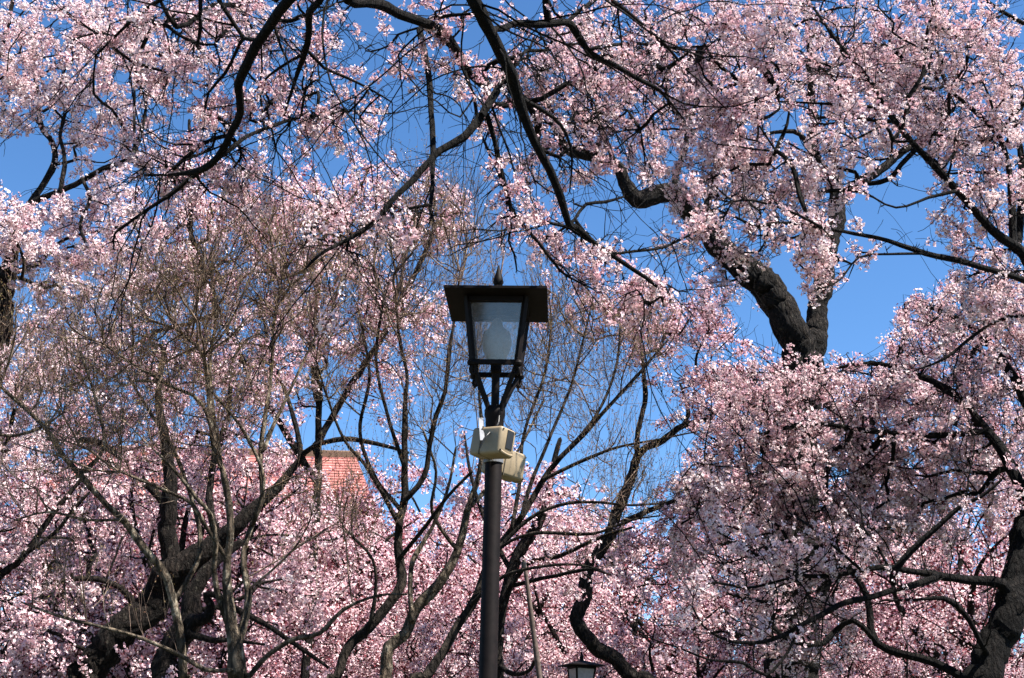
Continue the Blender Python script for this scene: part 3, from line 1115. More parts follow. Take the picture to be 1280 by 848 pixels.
make_cherry('cherry tree reaching in from the right edge with slim dark boughs in upper right', None, t4_base, t4_trunk, T4,
            [(1060, 60, 8.3, 180, 70, .6, 150), (1200, 90, 8.6, 110, 110, .6, 130), (1210, 220, 8.6, 90, 80, .5, 70), (1130, 190, 8.2, 70, 60, .4, 40), (1000, 200, 8.2, 110, 70, .5, 90),
             (920, 190, 8.2, 80, 80, .4, 60), (940, 280, 7.8, 90, 50, .4, 56), (1100, 325, 8.0, 130, 24, .3, 26), (1240, 360, 8.6, 60, 60, .4, 40), (1020, 322, 7.8, 40, 18, .3, 12), (900, 80, 8.3, 90, 70, .5, 70)],
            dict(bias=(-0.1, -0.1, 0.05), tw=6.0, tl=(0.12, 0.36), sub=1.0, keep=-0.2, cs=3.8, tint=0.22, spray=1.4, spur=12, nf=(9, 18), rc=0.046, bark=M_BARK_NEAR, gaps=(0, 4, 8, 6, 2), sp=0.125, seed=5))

# ------------------------------------------------------------------ T2: the old cherry with the forked trunk against the sky
D = 14.0
b2 = base_under(985, 700, D)
t2_trunk = limb([(985, 760, 66), (992, 640, 62), (1002, 520, 58), (1008, 465, 54), (1006, 442, 52)], D)
T2 = [
    limb([(1004, 446, 44), (994, 428, 42), (985, 412, 42), (971, 380, 40), (946, 347, 37), (916, 317, 33), (893, 300, 30), (868, 268, 28), (850, 247, 27), (830, 243, 27), (806, 250, 26), (790, 246, 22), (778, 228, 17), (768, 205, 15), (739, 196, 14), (708, 185, 13), (694, 161, 10), (684, 130, 8), (670, 90, 5)], D, 13.2),
    limb([(1012, 446, 32), (1018, 425, 30), (1020, 410, 29), (1023, 378, 27), (1030, 343, 27), (1037, 301, 26), (1046, 275, 23), (1048, 246, 21), (1041, 225, 18), (1023, 207, 16), (1016, 190, 14), (1018, 155, 12), (1016, 137, 11), (1014, 90, 9), (1010, 40, 7), (1000, -20, 5)], D, 14.6),
    limb([(1046, 250, 14), (1066, 232, 13), (1100, 211, 12), (1125, 193, 10), (1160, 165, 7), (1190, 120, 5)], 14.4, 14.9),
    limb([(850, 247, 12), (845, 222, 10), (856, 190, 8), (862, 150, 7), (880, 110, 5), (900, 60, 4)], 13.6, 14.2),
    limb([(1020, 205, 8), (1000, 168, 7), (975, 165, 5), (955, 168, 4)], 14.5, 14.3),
    limb([(893, 300, 14), (884, 270, 12), (890, 230, 9), (905, 190, 7), (930, 150, 5)], 13.8, 14.3),
    limb([(768, 205, 8), (750, 160, 7), (745, 120, 5), (730, 70, 4)], 13.3, 13.6),
]
make_cherry('old cherry with a thick trunk forking in two against blue sky, right of the lamp', None, b2, t2_trunk, T2,
            [(920, 100, 14.2, 150, 100, 1.0, 160), (1040, 100, 14.6, 120, 110, 1.0, 110), (1150, 120, 14.8, 100, 90, 1.0, 90), (800, 140, 13.6, 80, 90, .8, 64), (710, 110, 13.4, 70, 80, .7, 50), (960, 230, 14.2, 90, 50, .8, 50),
             (900, 340, 13.8, 50, 30, .6, 20), (760, 50, 13.4, 90, 60, .7, 50), (1150, 0, 14.8, 120, 60, .8, 50)],
            dict(rt=0.0045, rlim=0.022, tw=4.0, tl=(0.2, 0.6), keep=-0.35, cs=2.6, gaps=(0, 2, 4, 6, 8), sp=0.12, rc=0.06, rf=0.0175, nf=(6, 11), seed=8, tint=0.28))

# ------------------------------------------------------------------ T3: the cherry in the lower right corner
D = 9.6
b3 = base_under(1205, 960, D)
t3_trunk = limb([(1222, 900, 44), (1236, 848, 42), (1254, 797, 42), (1266, 751, 42), (1274, 720, 42), (1287, 675, 42), (1305, 610, 39), (1320, 520, 34), (1325, 450, 26)], D, 9.9)
T3 = [
    limb([(1252, 729, 15), (1217, 725, 12), (1182, 720, 11), (1157, 716, 9), (1129, 713, 8), (1111, 709, 7), (1076, 713, 7), (1037, 720, 6), (999, 718, 5), (971, 709, 4.5), (946, 695, 4), (921, 678, 3.5), (897, 665, 2.5)], D, 8.9),
    limb([(1170, 719, 9), (1165, 724, 9), (1146, 730, 9), (1111, 739, 8.5), (1083, 748, 8), (1059, 753, 8), (1027, 769, 7), (999, 783, 6.5), (978, 795, 6), (957, 802, 5.5), (928, 804, 5), (900, 797, 4), (879, 783, 3), (865, 758, 2)], 9.4, 8.6),
    limb([(1117, 733, 9), (1114, 720, 9), (1129, 699, 9), (1150, 678, 8.5), (1175, 656, 7), (1203, 632, 6), (1227, 621, 4.5), (1252, 600, 3)], 9.3, 9.0),
    limb([(1232, 812, 8), (1227, 804, 7), (1213, 776, 7), (1196, 758, 7), (1178, 748, 6), (1146, 750, 4), (1104, 751, 2.5)], 9.5, 9.2),
    limb([(999, 783, 4), (985, 815, 4), (957, 845, 4), (928, 829, 4), (886, 825, 3), (851, 811, 2.5), (830, 804, 2)], 8.8, 8.5),
    limb([(971, 709, 3.5), (967, 680, 3), (965, 655, 2)], 8.9, 9.0),
    limb([(1076, 713, 4), (1050, 690, 4), (1025, 668, 3.5), (1000, 650, 3), (985, 640, 2)], 9.2, 8.8),
    limb([(1111, 709, 4), (1095, 680, 4), (1080, 660, 3), (1075, 630, 2)], 9.3, 9.4),
    limb([(999, 718, 4), (960, 730, 4), (930, 735, 3.5), (895, 728, 3), (860, 735, 2)], 9.0, 8.7),
    limb([(1290, 640, 16), (1250, 560, 13), (1200, 500, 11), (1150, 470, 8), (1090, 455, 6), (1030, 462, 4)], 9.8, 10.6),
    limb([(1310, 560, 16), (1270, 480, 12), (1230, 420, 9), (1180, 390, 6), (1140, 380, 4)], 9.9, 10.4),
    limb([(1230, 540, 9), (1160, 545, 8), (1090, 540, 7), (1020, 530, 6), (960, 540, 5), (900, 560, 3)], 10.0, 10.3),
]
make_cherry('leaning dark cherry trunk in the lower right corner with long level boughs', None, b3, t3_trunk, T3,
            [(1090, 560, 10.4, 190, 90, .6, 150), (1210, 500, 10.4, 110, 120, .6, 100), (950, 560, 10.2, 90, 90, .6, 80), (1030, 490, 10.6, 130, 40, .5, 60), (1000, 670, 10.3, 140, 50, .2, 50), (910, 740, 10.1, 80, 70, .2, 30),
             (1150, 640, 10.5, 110, 60, .2, 44), (1000, 800, 10.0, 100, 45, .2, 20), (1160, 400, 10.4, 60, 40, .4, 30), (1130, 350, 10.4, 14, 40, .2, 10), (1240, 420, 10.2, 60, 60, .5, 40), (880, 640, 10.0, 50, 60, .4, 30), (1000, 610, 11.0, 80, 50, .3, 36), (1000, 700, 11.2, 70, 60, .3, 36), (1005, 800, 11.2, 60, 60, .3, 30)],
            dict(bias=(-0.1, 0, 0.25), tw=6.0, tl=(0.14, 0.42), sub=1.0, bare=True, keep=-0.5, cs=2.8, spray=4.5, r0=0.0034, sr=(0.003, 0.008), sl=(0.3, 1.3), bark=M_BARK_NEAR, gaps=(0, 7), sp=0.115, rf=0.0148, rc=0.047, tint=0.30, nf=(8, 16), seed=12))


# ------------------------------------------------------------------ T5: the heavy old cherry lower left
D = 13.0
b5 = base_under(96, 900, D, -0.25)
T5 = [
    limb([(205, 738, 24), (226, 722, 24), (216, 695, 24), (212, 661, 22), (214, 633, 20), (212, 592, 17), (205, 550, 13), (198, 500, 9), (205, 440, 6)], D, 12.8),
    limb([(376, 572, 9), (392, 558, 7), (430, 549, 7), (470, 555, 6), (510, 566, 4)], D, 12.6),
    limb([(376, 572, 8), (372, 540, 7), (360, 500, 6), (340, 450, 5), (330, 400, 4)], D, 13.4),
    limb([(215, 640, 12), (170, 590, 10), (120, 553, 8), (60, 550, 7), (0, 548, 6), (-60, 540, 5)], D, 13.4),
    limb([(171, 763, 10), (150, 735, 8), (110, 724, 7), (60, 730, 6), (20, 745, 4)], D, 12.6),
    limb([(274, 674, 12), (262, 630, 10), (268, 580, 9), (285, 520, 7), (290, 450, 5)], D, 13.5),
]
make_cherry('thick dark cherry trunk leaning right behind the pale maple stems lower left', None, b5,
            limb([(104, 880, 46), (120, 832, 43), (147, 797, 42), (171, 763, 42), (192, 736, 42), (219, 712, 38), (246, 695, 30), (274, 674, 25), (308, 647, 20), (328, 626, 16), (352, 602, 13), (376, 572, 9)], D), T5,
            [(90, 640, 13.3, 130, 90, .8, 100), (250, 560, 13.6, 120, 80, .8, 80), (60, 520, 13.5, 90, 50, .7, 46), (330, 450, 13.6, 70, 80, .7, 50), (180, 470, 13.4, 90, 60, .7, 50), (40, 760, 12.8, 80, 60, .6, 40), (330, 620, 13.4, 40, 40, .4, 12)],
            dict(rt=0.004, rlim=0.02, tw=4.5, tl=(0.2, 0.5), keep=-0.55, cs=2.0, sp=0.115, rc=0.06, rf=0.0175, nf=(6, 11), tint=0.45, seed=21))

D = 11.8
b5b = base_under(196, 910, D)
make_cherry('short crooked dark cherry trunk beside the pale double-stemmed maple', None, b5b,
            limb([(200, 890, 36), (203, 848, 35), (205, 825, 34), (222, 797, 34), (243, 780, 30), (240, 750, 22), (253, 726, 18), (272, 700, 14), (300, 680, 10)], D, 12.2),
            [limb([(246, 776, 18), (258, 770, 16), (262, 755, 12), (257, 744, 9), (274, 746, 9), (291, 760, 9), (325, 777, 8), (342, 787, 7), (376, 811, 6), (410, 835, 4)], D, 11.6),
             limb([(236, 790, 10), (262, 800, 8), (290, 800, 6), (330, 806, 3)], D, 11.6)],
            [(330, 760, 12.2, 90, 60, .6, 40), (400, 700, 12.6, 70, 60, .6, 34), (230, 830, 12.2, 60, 30, .5, 14)],
            dict(rt=0.0036, rlim=0.02, tw=4.5, tl=(0.2, 0.5), keep=-0.5, cs=2.0, sp=0.115, rc=0.06, rf=0.020, nf=(5, 9), tint=0.45, seed=22))

# dark slanting stems at the far left
D = 11.5
make_cherry('slim dark cherry stem slanting up from the lower left edge', None, base_under(-70, 850, D),
            limb([(-40, 800, 12), (0, 720, 9), (20, 705, 8), (44, 674, 8), (68, 640, 7), (99, 602, 5), (125, 570, 3)], D),
            [limb([(8, 716, 7), (30, 695, 6), (68, 667, 5), (90, 640, 5), (112, 616, 3)], D, 11.3),
             limb([(-30, 780, 8), (-10, 700, 7), (-14, 620, 6), (-10, 540, 4)], D, 11.8)],
            [(20, 640, 11.6, 60, 50, .4, 24), (10, 790, 11.4, 50, 50, .4, 20), (-20, 560, 11.8, 60, 70, .4, 26)],
            dict(tw=5, tl=(0.15, 0.45), keep=-0.5, sp=0.10, rf=0.02, rc=0.055, tint=0.42, seed=23))

# ------------------------------------------------------------------ T6: cherry at the left edge, crown in the upper left corner
D = 11.5
b6 = base_under(-25, 700, D)
T6 = [
    limb([(4, 372, 22), (12, 340, 15), (20, 300, 10), (32, 262, 9), (51, 236, 8), (68, 205, 8), (65, 178, 7), (51, 157, 6), (46, 110, 5), (40, 50, 4)], D, 12.2),
    limb([(2, 355, 12), (16, 300, 9), (20, 274, 8), (44, 253, 8), (75, 240, 7), (103, 226, 7), (127, 212, 7), (154, 202, 6), (168, 190, 5), (180, 150, 4), (185, 110, 3)], D, 11.0),
    limb([(75, 240, 6), (80, 200, 5), (75, 170, 5), (80, 150, 4)], 11.2, 11.6),
    limb([(160, 198, 5), (168, 190, 4.5), (168, 150, 4), (168, 113, 3.5), (164, 68, 3), (137, 27, 2)], 11.0, 11.4),
    limb([(0, 350, 8), (0, 344, 6), (27, 348, 5), (58, 360, 4), (80, 350, 2)], 11.3, 11.1),
    limb([(-10, 330, 12), (-20, 220, 10), (-15, 120, 8), (10, 30, 5), (20, -30, 4)], D, 11.8),
    limb([(12, 340, 8), (45, 330, 6), (80, 300, 5), (120, 290, 4), (170, 280, 3)], D, 11.8),
    limb([(103, 226, 5), (112, 250, 5), (100, 280, 4), (110, 310, 3)], 11.2, 11.0),
]
make_cherry('cherry at the left edge with pale blossom filling the upper left corner', None, b6,
            limb([(-26, 660, 28), (-18, 560, 27), (-8, 470, 26), (2, 420, 26), (3, 385, 25), (-2, 350, 20)], D), T6,
            [(60, 70, 11.8, 110, 90, .8, 150), (170, 60, 11.6, 100, 70, .8, 100), (110, 150, 11.6, 90, 50, .6, 60), (50, 290, 11.4, 70, 40, .6, 44), (140, 250, 11.4, 60, 40, .5, 30), (30, 470, 11.0, 60, 50, .4, 40), (10, 560, 11.0, 40, 60, .4, 26), (130, 340, 11.6, 80, 50, .5, 44),
             (260, 40, 11.8, 80, 50, .6, 50), (10, 130, 11.6, 50, 36, .5, 30), (14, 300, 10.8, 30, 50, .3, 20), (90, 380, 11.4, 50, 40, .5, 20)],
            dict(tw=5, tl=(0.15, 0.45), keep=-0.65, cs=2.4, sp=0.12, rf=0.0155, rc=0.050, nf=(9, 17), gaps=(3,), tint=0.16, seed=26))

# ------------------------------------------------------------------ dome-crowned cherry behind the maples
D = 17.0
bd = base_under(395, 800, D)
make_cherry('broad dome-crowned pale pink cherry behind the bare maples left of the lamp', None, bd,
            limb([(385, 790, 12), (392, 700, 11), (398, 620, 10), (398, 540, 9), (400, 480, 8)], D),
            [limb([(394, 600, 10), (350, 530, 9), (300, 450, 8), (260, 360, 8), (235, 280, 6)], D, 16.4),
             limb([(394, 560, 10), (440, 480, 9), (490, 400, 8), (530, 320, 7), (550, 270, 5)], D, 17.4),
             limb([(398, 500, 13), (390, 420, 10), (400, 340, 8), (410, 260, 5)], D, 17.3),
             limb([(240, 340, 7), (238, 290, 6), (237, 230, 5), (236, 150, 4)], 16.4, 16.4)],
            [(440, 260, 17.2, 110, 55, 1.2, 110), (330, 300, 17, 100, 80, 1.2, 120), (520, 280, 17.4, 55, 60, 1.0, 60), (240, 340, 16.6, 80, 90, 1.0, 90), (420, 370, 16.6, 120, 70, 1.2, 110), (320, 420, 16.8, 120, 60, 1.0, 70), (170, 300, 16.8, 60, 60, .8, 44), (230, 230, 16.8, 60, 40, .8, 30), (140, 420, 16.8, 130, 80, 1.0, 100), (330, 470, 16.8, 110, 50, 1.0, 60), (50, 470, 16.6, 70, 60, .8, 44), (465, 450, 17.2, 70, 80, .8, 50), (530, 400, 17.4, 50, 50, .8, 20)],
            dict(mode='speck', nf=20, rc=0.095, rf=0.0215, tint=0.27, rt=0.0045, rlim=0.03, tw=3.2, tl=(0.25, 0.6), sub=0.8, keep=-0.7, cs=1.5, sp=0.13, gaps=(1, 3), seed=31))

# ------------------------------------------------------------------ C7: mossy leaning cherry right of the lamp
D = 17.0
b7 = base_under(838, 900, D)
make_cherry('mossy cherry with a kinked leaning trunk right of the lamp post', None, b7,
            limb([(822, 880, 20), (793, 848, 19), (769, 825, 19), (742, 804, 19), (720, 780, 19), (722, 764, 19), (729, 750, 19), (735, 719, 18), (745, 695, 17), (763, 671, 15), (776, 626, 14), (790, 592, 13), (797, 570, 11)], D),
            [limb([(797, 570, 8), (797, 540, 7), (807, 499, 7), (805, 472, 6), (800, 430, 4), (790, 390, 3)], D, 16.8),
             limb([(797, 572, 10), (808, 560, 10), (830, 551, 10), (855, 531, 8), (886, 523, 7), (907, 507, 6), (971, 498, 4), (1048, 491, 2)], D, 16.4),
             limb([(855, 531, 6), (860, 520, 6), (859, 508, 5), (850, 480, 3)], 16.8, 16.9),
             limb([(745, 695, 10), (770, 660, 9), (810, 640, 7), (860, 620, 5), (900, 610, 4)], D, 17.6)],
            [(830, 400, 16.8, 80, 50, .8, 60), (870, 455, 16.8, 60, 40, .8, 34), (900, 500, 16.6, 70, 50, .7, 40), (790, 370, 16.8, 50, 30, .6, 24), (720, 400, 16.8, 50, 40, .6, 22), (880, 640, 17.5, 60, 60, .8, 40), (760, 700, 17.6, 60, 50, .8, 20), (905, 400, 16.8, 40, 50, .6, 22)],
            dict(mode='speck', nf=19, rc=0.085, rf=0.0205, tint=0.36, rt=0.0042, rlim=0.03, tw=4, tl=(0.2, 0.55), keep=-0.55, cs=1.8, sp=0.12, gaps=(7, 0, 5), seed=33))

D = 13.4
b8 = base_under(618, 930, D)
make_cherry('cherry with curving trunk half hidden behind the lamp post', None, b8,
            limb([(618, 880, 17), (622, 804, 16), (626, 763, 15), (639, 719, 15), (657, 681, 15), (677, 647, 12), (684, 620, 10), (690, 590, 8), (700, 550, 6)], D),
            [limb([(630, 745, 7), (660, 705, 6.5), (701, 695, 6), (752, 671, 5), (790, 660, 3)], D, 12.6),
             limb([(634, 735, 6), (684, 722, 5.5), (735, 712, 5), (763, 719, 3)], D, 12.4),
             limb([(622, 830, 7), (640, 842, 7), (662, 838, 5), (672, 815, 4)], D, 12.6),
             limb([(640, 716, 8), (610, 660, 6), (590, 600, 5), (580, 540, 3)], D, 14)],
            [(690, 640, 13.4, 80, 50, .7, 34), (720, 700, 13, 70, 40, .6, 26), (600, 640, 14, 60, 60, .7, 24)],
            dict(tw=4, tl=(0.15, 0.45), keep=-0.35, sp=0.11, rf=0.022, rc=0.06, gaps=(7,), tint=0.40, seed=35))

# ------------------------------------------------------------------ tall cherry behind the corner one
D = 17.5
bE = base_under(1075, 900, D)
make_cherry('tall blossom-laden cherry behind the lower right bough', None, bE,
            limb([(1000, 880, 17), (1015, 790, 17), (1045, 690, 16), (1072, 600, 16), (1072, 545, 15), (1055, 522, 16), (1030, 501, 13), (1000, 480, 8)], D),
            [limb([(1076, 600, 16), (1140, 520, 13), (1200, 460, 10), (1250, 400, 8)], D, 17.8),
             limb([(1080, 660, 15), (1000, 600, 12), (930, 540, 9), (890, 480, 7)], D, 17.2),
             limb([(1074, 570, 14), (1100, 500, 10), (1130, 430, 7), (1133, 380, 4)], D, 17.6)],
            [(1010, 520, 17.4, 120, 70, 1.2, 100), (900, 580, 17.4, 70, 100, 1.0, 90), (1180, 470, 17.8, 120, 90, 1.2, 120), (1240, 560, 17.8, 90, 90, 1.0, 70), (960, 660, 17.2, 110, 70, 1.0, 80), (1090, 640, 17.2, 110, 80, 1.0, 80), (1240, 400, 17.8, 60, 50, 1, 40), (1134, 370, 17.6, 12, 35, .3, 10)],
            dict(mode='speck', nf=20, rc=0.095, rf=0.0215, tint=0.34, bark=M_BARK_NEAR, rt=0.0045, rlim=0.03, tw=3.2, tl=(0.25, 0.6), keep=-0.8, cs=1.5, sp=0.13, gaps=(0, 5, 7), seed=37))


# ------------------------------------------------------------------ maples: bare fans of twigs with opening buds
def make_maple(label, base, trunk_rows, limbs_, blobs, opt):
    o = dict(bf=0.75, rt=0.0030, rmax=0.03, tw=9.0, tl=(0.2, 0.6), bias=(0, 0, 0.6), sub=1.7, bark=M_MAPLE, sp=0.13, nf=2,
             rc=0.022, rf=0.0085, rlim=0.014, gaps=(), name='maple_tree')
    o.update(opt)
    root = thing(o['name'], label, 'maple tree', base)
    S = Skeleton()
    b = np.array(base, float)
    r0 = trunk_rows[0][3]
    first = np.array(trunk_rows[0][:3])
    S.add([(b[0], b[1], b[2] - 0.15, r0 * 1.3), (*(b + (first - b) * 0.10), r0 * 1.1)] + list(trunk_rows), jit=0.08)
    for L in limbs_:
        S.add(L, jit=0.08)
    A = carve(np.vstack([blob(*q) for q in blobs]), o['gaps'])
    S.grow(A, bf=o['bf'], rt=o['rt'], rmax=o['rmax'], jit=0.035, sag=-0.02)
    wood(S, root, o['bark'], 8)
    Q, r = twigs(S, o['tw'], o['tl'], 5, o['bias'], spread=0.75, wig=0.10, rlim=o['rlim'], r0=0.0022)
    Z, zr = sub_twigs(Q, o['sub'], (o['tl'][0] * 0.5, o['tl'][1] * 0.6), 4, o['bias'], spread=0.6, wig=0.10, r0=0.0015)
    twig_mesh([(Q, r), (Z, zr)], root, M_TWIG, S)
    cl = np.vstack((Q[:, -1], Z[:, -1], along(Z, o['sp'])))
    blossom_mesh([specks(cl, o['nf'], o['rc'], o['rf'], (0.0, 1.0), 0.0, 0.5)], root, 'buds', M_BUD)
    print('MAPLE', label[:40], len(Q), len(Z), len(cl))
    return root


D = 9.5
make_maple('pale-barked double-stemmed maple with a tall fan of budding twigs, left of the lamp', base_under(300, 930, D),
           limb([(299, 880, 24), (298, 848, 23), (298, 818, 22), (289, 780, 17), (284, 740, 13), (284, 700, 10), (288, 660, 9), (281, 600, 8), (267, 560, 7), (260, 499, 6), (253, 444, 5), (219, 410, 3)], D, 9.3),
           [limb([(285, 778, 9), (274, 750, 8), (267, 712, 7.5), (270, 678, 7), (263, 644, 6), (246, 623, 5), (220, 590, 4), (190, 560, 2.5)], D, 9.0),
            limb([(297, 805, 12), (304, 777, 11), (310, 750, 10), (304, 712, 8), (304, 688, 8), (315, 654, 7.5), (328, 623, 7), (326, 590, 6), (328, 547, 6), (339, 472, 5), (342, 410, 4), (352, 350, 2.5)], D, 9.8),
            limb([(330, 560, 6), (342, 530, 5.5), (369, 475, 4), (395, 420, 3)], 9.7, 9.9),
            limb([(318, 650, 6), (330, 600, 5), (311, 550, 5), (291, 520, 4.5), (267, 492, 4)], 9.5, 9.2),
            limb([(281, 600, 6), (253, 506, 5.5), (212, 482, 4.5), (164, 454, 3.5), (130, 430, 2.5)], 9.4, 9.0),
            limb([(282, 620, 6), (270, 540, 6), (262, 460, 5), (270, 390, 4), (262, 330, 2.5)], 9.5, 9.6),
            limb([(284, 700, 6), (258, 660, 5.5), (240, 630, 5), (200, 610, 4), (150, 590, 3)], 9.4, 8.9),
            limb([(300, 850, 9), (310, 846, 8), (328, 825, 7.5), (363, 801, 7), (400, 791, 6), (428, 763, 5), (470, 745, 4), (509, 743, 2.5)], D, 9.2),
            limb([(298, 838, 7), (287, 838, 6), (257, 838, 6), (222, 818, 5.5), (164, 794, 5), (82, 773, 4), (27, 753, 2.5)], D, 8.8)],
           [(240, 400, 9.4, 110, 110, .9, 190), (330, 350, 9.7, 80, 110, .8, 130), (160, 420, 9.1, 90, 70, .7, 90), (400, 330, 9.9, 50, 90, .6, 60), (120, 560, 8.9, 100, 50, .6, 44), (400, 640, 9.3, 50, 70, .5, 26), (70, 720, 8.8, 60, 50, .5, 16), (260, 520, 9.3, 100, 60, .6, 40)],
           dict(rt=0.0029))
D = 9.9
make_maple('slender grey maple at far left, its stem forking low beside the heavy dark trunk', base_under(226, 930, D),
           limb([(230, 880, 12), (229, 848, 12), (226, 797, 12), (215, 743, 11), (201, 709, 10), (180, 685, 9), (155, 650, 9), (133, 630, 8), (99, 592, 8), (79, 570, 7), (55, 533, 6), (20, 499, 5), (0, 482, 3)], D, 9.4),
           [limb([(218, 750, 8), (232, 730, 7), (250, 690, 6.5), (245, 640, 6), (220, 570, 5), (190, 520, 4), (160, 470, 3)], D, 10),
            limb([(99, 592, 6), (130, 560, 5), (120, 500, 4), (100, 440, 3)], 9.6, 9.8),
            limb([(55, 533, 5), (20, 545, 4), (-20, 540, 3)], 9.5, 9.3),
            limb([(155, 650, 5), (110, 650, 4), (60, 640, 3), (20, 650, 2)], 9.6, 9.2)],
           [(90, 480, 9.7, 90, 70, .6, 80), (30, 430, 9.4, 60, 60, .5, 34), (150, 560, 9.9, 70, 50, .5, 40), (40, 600, 9.3, 60, 40, .5, 24)],
           dict(rt=0.0028))
D = 10.6
make_maple('dark maple with an upright many-branched stem, nearest the lamp post on its left', base_under(395, 930, D),
           limb([(405, 880, 14), (420, 848, 13), (434, 811, 13), (461, 784, 14), (485, 756, 14), (502, 729, 14), (498, 695, 13), (499, 660, 11), (506, 626, 11), (506, 585, 9), (506, 540, 8), (507, 500, 6), (509, 470, 5), (500, 430, 4), (495, 380, 3)], D, 10.8),
           [limb([(506, 626, 9), (530, 596, 8), (537, 558, 7), (545, 520, 7), (556, 490, 6), (562, 440, 5), (568, 400, 3.5), (575, 340, 2)], D, 10.4),
            limb([(500, 660, 7), (480, 620, 6), (455, 580, 5), (430, 550, 4), (410, 500, 3), (395, 450, 2)], 10.6, 10.2),
            limb([(502, 640, 7), (470, 600, 6), (450, 540, 5), (462, 470, 4), (450, 400, 3)], 10.6, 11),
            limb([(506, 585, 6), (485, 520, 5), (470, 450, 4), (480, 370, 3)], 10.6, 10.9),
            limb([(499, 700, 7), (530, 660, 6), (560, 620, 5), (590, 590, 4)], 10.6, 10.2),
            limb([(461, 784, 6), (470, 740, 5), (466, 700, 4), (440, 670, 3)], 10.6, 10.4)],
           [(470, 360, 10.8, 80, 120, .8, 130), (550, 330, 10.6, 60, 110, .7, 80), (420, 450, 10.4, 60, 80, .6, 60), (560, 470, 10.4, 60, 70, .6, 44), (450, 620, 10.4, 60, 60, .5, 30), (510, 260, 10.8, 60, 50, .6, 40)],
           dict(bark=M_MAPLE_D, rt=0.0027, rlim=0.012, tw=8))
D = 11.0
make_maple('grey maple with a sinuous pale lower trunk just left of the lamp post', base_under(478, 930, D),
           limb([(480, 880, 17), (482, 848, 17), (485, 808, 16), (506, 794, 15), (520, 763, 14), (547, 732, 13), (571, 688, 11), (585, 637, 9), (598, 596, 7), (604, 550, 6), (600, 500, 4), (596, 440, 3)], D, 11.2),
           [limb([(515, 775, 8), (512, 740, 7), (516, 700, 6), (540, 660, 5), (560, 610, 4), (570, 560, 3)], D, 11.4),
            limb([(585, 637, 6), (620, 600, 5), (650, 560, 4), (680, 500, 3)], 11.1, 11.5),
            limb([(571, 688, 6), (540, 640, 5), (545, 590, 4), (530, 540, 3)], 11.1, 10.8)],
           [(590, 430, 11.2, 60, 90, .6, 60), (640, 500, 11.5, 60, 60, .6, 34), (530, 540, 11, 50, 60, .5, 28), (600, 290, 11.2, 50, 50, .5, 26)],
           dict(bark=M_MAPLE, rt=0.0027, rlim=0.012, tw=8))
D = 10.2
make_maple('dark maple slanting up to the right behind the lamp post with long level branches', base_under(515, 930, D),
           limb([(515, 880, 14), (533, 848, 14), (554, 815, 13), (574, 780, 12), (592, 753, 12), (605, 719, 11), (620, 690, 10), (653, 644, 8.5), (680, 599, 8), (701, 572, 7), (728, 545, 6), (760, 510, 5), (800, 465, 4), (835, 425, 2.5)], D, 10.6),
           [limb([(622, 688, 6), (640, 676, 5), (667, 667, 5), (708, 667, 5), (742, 667, 4), (790, 650, 3), (825, 645, 2)], D, 9.8),
            limb([(625, 684, 6), (660, 650, 5.5), (700, 632, 5), (740, 628, 4), (790, 632, 3), (840, 628, 2)], D, 10),
            limb([(653, 644, 6), (665, 600, 5), (690, 540, 4.5), (715, 480, 4), (730, 420, 3), (740, 380, 2)], 10.3, 10.9),
            limb([(680, 599, 6), (720, 580, 5), (770, 560, 4), (820, 550, 3), (870, 540, 2)], 10.4, 10.2),
            limb([(640, 660, 6), (650, 600, 5), (655, 540, 4.5), (680, 470, 4), (690, 400, 3)], 10.3, 11.2),
            limb([(592, 753, 6), (630, 720, 5), (680, 708, 4), (720, 706, 3), (750, 712, 2)], 10.2, 9.7),
            limb([(701, 572, 5), (745, 520, 4), (770, 460, 3.5), (775, 410, 2.5)], 10.4, 10.8)],
           [(740, 450, 10.8, 80, 80, .7, 90), (700, 390, 11, 60, 60, .6, 50), (790, 570, 10.2, 70, 50, .5, 40), (680, 520, 10.8, 60, 60, .6, 40), (790, 640, 10, 50, 30, .4, 18), (800, 420, 10.6, 60, 50, .5, 34), (660, 450, 11, 50, 70, .5, 30)],
           dict(bark=M_MAPLE_D, rt=0.0027, rlim=0.012, tw=8))


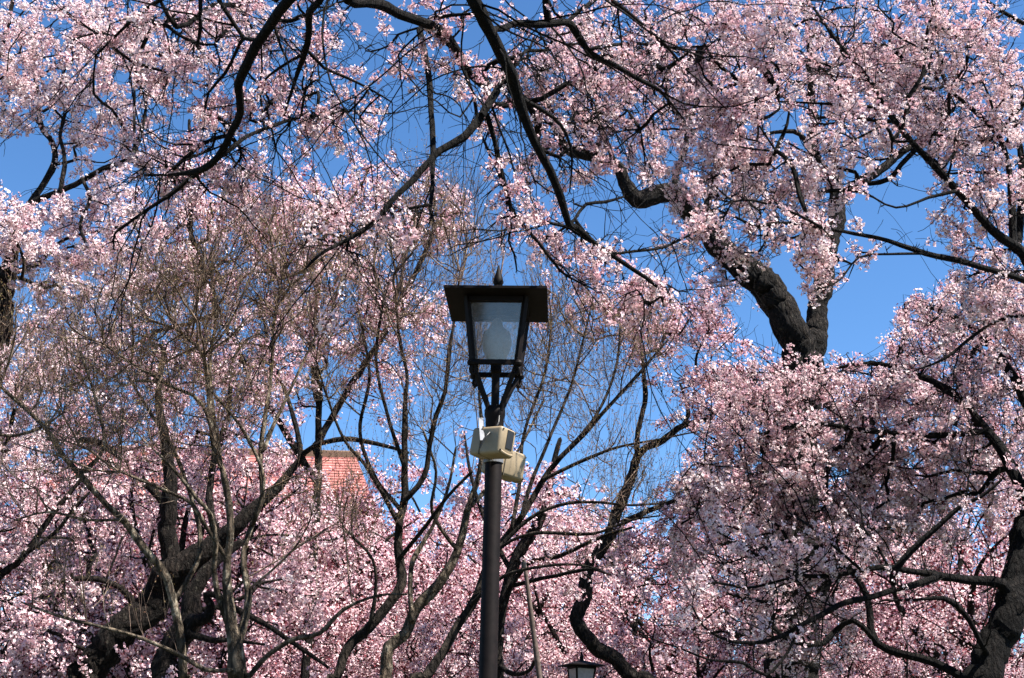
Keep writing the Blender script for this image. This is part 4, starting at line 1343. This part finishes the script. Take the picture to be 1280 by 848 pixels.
# ------------------------------------------------------------------ the bank of far cherries: three shapes, copied
def far_tree(seed, h, wd, tr):
    root = thing('cherry_tree', '', 'cherry tree', (0, 0, 0), 'far cherry trees banked up along the bottom')
    S = Skeleton()
    gg = np.random.default_rng(seed)
    S.add([(0, 0, -0.15, 0.26), (0.05, 0, 0.8, 0.2), (0.2 * gg.standard_normal(), 0.1, h * 0.3, 0.17), (0.3 * gg.standard_normal(), 0, h * 0.5, 0.10), (0.4 * gg.standard_normal(), 0.2, h * 0.68, 0.05), (0.5 * gg.standard_normal(), 0.2, h * 0.84, 0.015)])
    for k in range(6):
        a = k * 1.05 + gg.uniform(-0.3, 0.3)
        f = gg.uniform(0.5, 0.9)
        S.add([(0.0, 0.0, h * gg.uniform(0.25, 0.42), 0.09), (wd * 0.3 * math.cos(a), wd * 0.3 * math.sin(a), h * 0.52, 0.07), (wd * 0.62 * math.cos(a), wd * 0.62 * math.sin(a), h * (0.45 + 0.35 * f), 0.03), (wd * 0.8 * math.cos(a + .2), wd * 0.8 * math.sin(a + .2), h * (0.52 + 0.38 * f), 0.01)])
    A = np.vstack([ellipsoid((0, 0, h * 0.62), (wd, wd, h * 0.36), 300)] +
                  [ellipsoid((wd * 0.7 * math.cos(q), wd * 0.7 * math.sin(q), h * gg.uniform(0.45, 0.8)), (wd * .4, wd * .4, h * .16), 40) for q in gg.uniform(0, 6.28, 6)])
    S.grow(A, bf=0.3, rt=0.005, rmax=0.05)
    wood(S, root, M_BARK)
    Q, r = twigs(S, 2.6, (0.3, 0.7), 4, (0, 0, 0.1), rlim=0.03, r0=0.003)
    Z, zr = sub_twigs(Q, 0.7, (0.2, 0.45), 3, (0, 0, 0.05))
    twig_mesh([(Q, r), (Z, zr)], root, M_BARK, S)
    cl = np.vstack((along(Q, 0.15), along(Z, 0.15)))
    cl = cl[clump_noise(cl, 1.3, seed) + 0.4 * gg.standard_normal(len(cl)) > -0.45]
    blossom_mesh([specks(cl, 18, 0.125, 0.026, tr, 0.26)], root)
    print('FAR', len(cl) * 13)
    return root


def copy_tree(o, loc, rz, s):
    c = o.copy()
    C.objects.link(c)
    c.location = loc
    c.rotation_euler = (0, 0, rz)
    c.scale = (s, s, s)
    for ch in [q for q in C.objects if q.parent == o]:
        d = ch.copy()
        C.objects.link(d)
        d.parent = c
    return c


protos = [far_tree(41, 6.4, 3.0, (0.12, 0.58)), far_tree(42, 6.8, 3.3, (0.25, 0.70)), far_tree(43, 6.0, 2.8, (0.42, 0.80))]
# (photo x, photo y of the crown's top, distance, which, label)
FAR = [
    (-40, 560, 21, 0, 'far cherry at the lower left edge'), (120, 570, 24, 1, 'far cherry behind the heavy leaning trunk'),
    (335, 570, 21, 2, 'far cherry below the red roof, behind the pale maple'), (465, 622, 25, 0, 'far cherry below the right end of the red roof'),
    (580, 630, 22, 1, 'far cherry directly behind the lamp post'), (705, 640, 26, 2, 'far cherry behind the thin leaning prop'),
    (800, 645, 21, 0, 'far cherry above the little distant lantern'), (910, 600, 24, 1, 'far cherry behind the tips of the lower right boughs'),
    (1050, 560, 27, 2, 'far cherry in the middle of the lower right blossom bank'), (1180, 560, 23, 0, 'far cherry behind the leaning corner trunk'),
    (1310, 560, 25, 1, 'far cherry at the lower right edge'),
    (415, 628, 21, 1, 'far cherry below the red roof, left of the lamp post'), (296, 535, 20.5, 0, 'far cherry covering the left half of the red roof'), (205, 545, 22.5, 2, 'far cherry behind the upright dark limb, left of the red roof'),
    (238, 530, 19.5, 1, 'far cherry in front of the red roof, behind the pale forked maple'), (530, 575, 27, 2, 'far cherry against the sky just left of the lamp post'), (700, 590, 28, 0, 'far cherry against the sky between the lamp post and the kinked mossy trunk'),
    (250, 690, 18.5, 2, 'nearer background cherry low between the two dark trunks'), (520, 730, 18.5, 1, 'nearer background cherry low behind the maple stems'),
    (650, 740, 19, 0, 'nearer background cherry low behind the post'), (880, 740, 19, 2, 'nearer background cherry low right of the little lantern'), (1120, 740, 19.5, 1, 'nearer background cherry under the long level bough'),
]
used = [False] * 3
for x, y, d, k, lab in FAR:
    top = P(x, y, d)
    s = top[2] / (6.4, 6.8, 6.0)[k]
    loc = (top[0], d, 0)
    if used[k]:
        o = copy_tree(protos[k], loc, rng.uniform(0, 6.28), s)
    else:
        o = protos[k]
        used[k] = True
        o.location = loc
        o.rotation_euler = (0, 0, rng.uniform(0, 6.28))
        o.scale = (s, s, s)
    o['label'] = lab
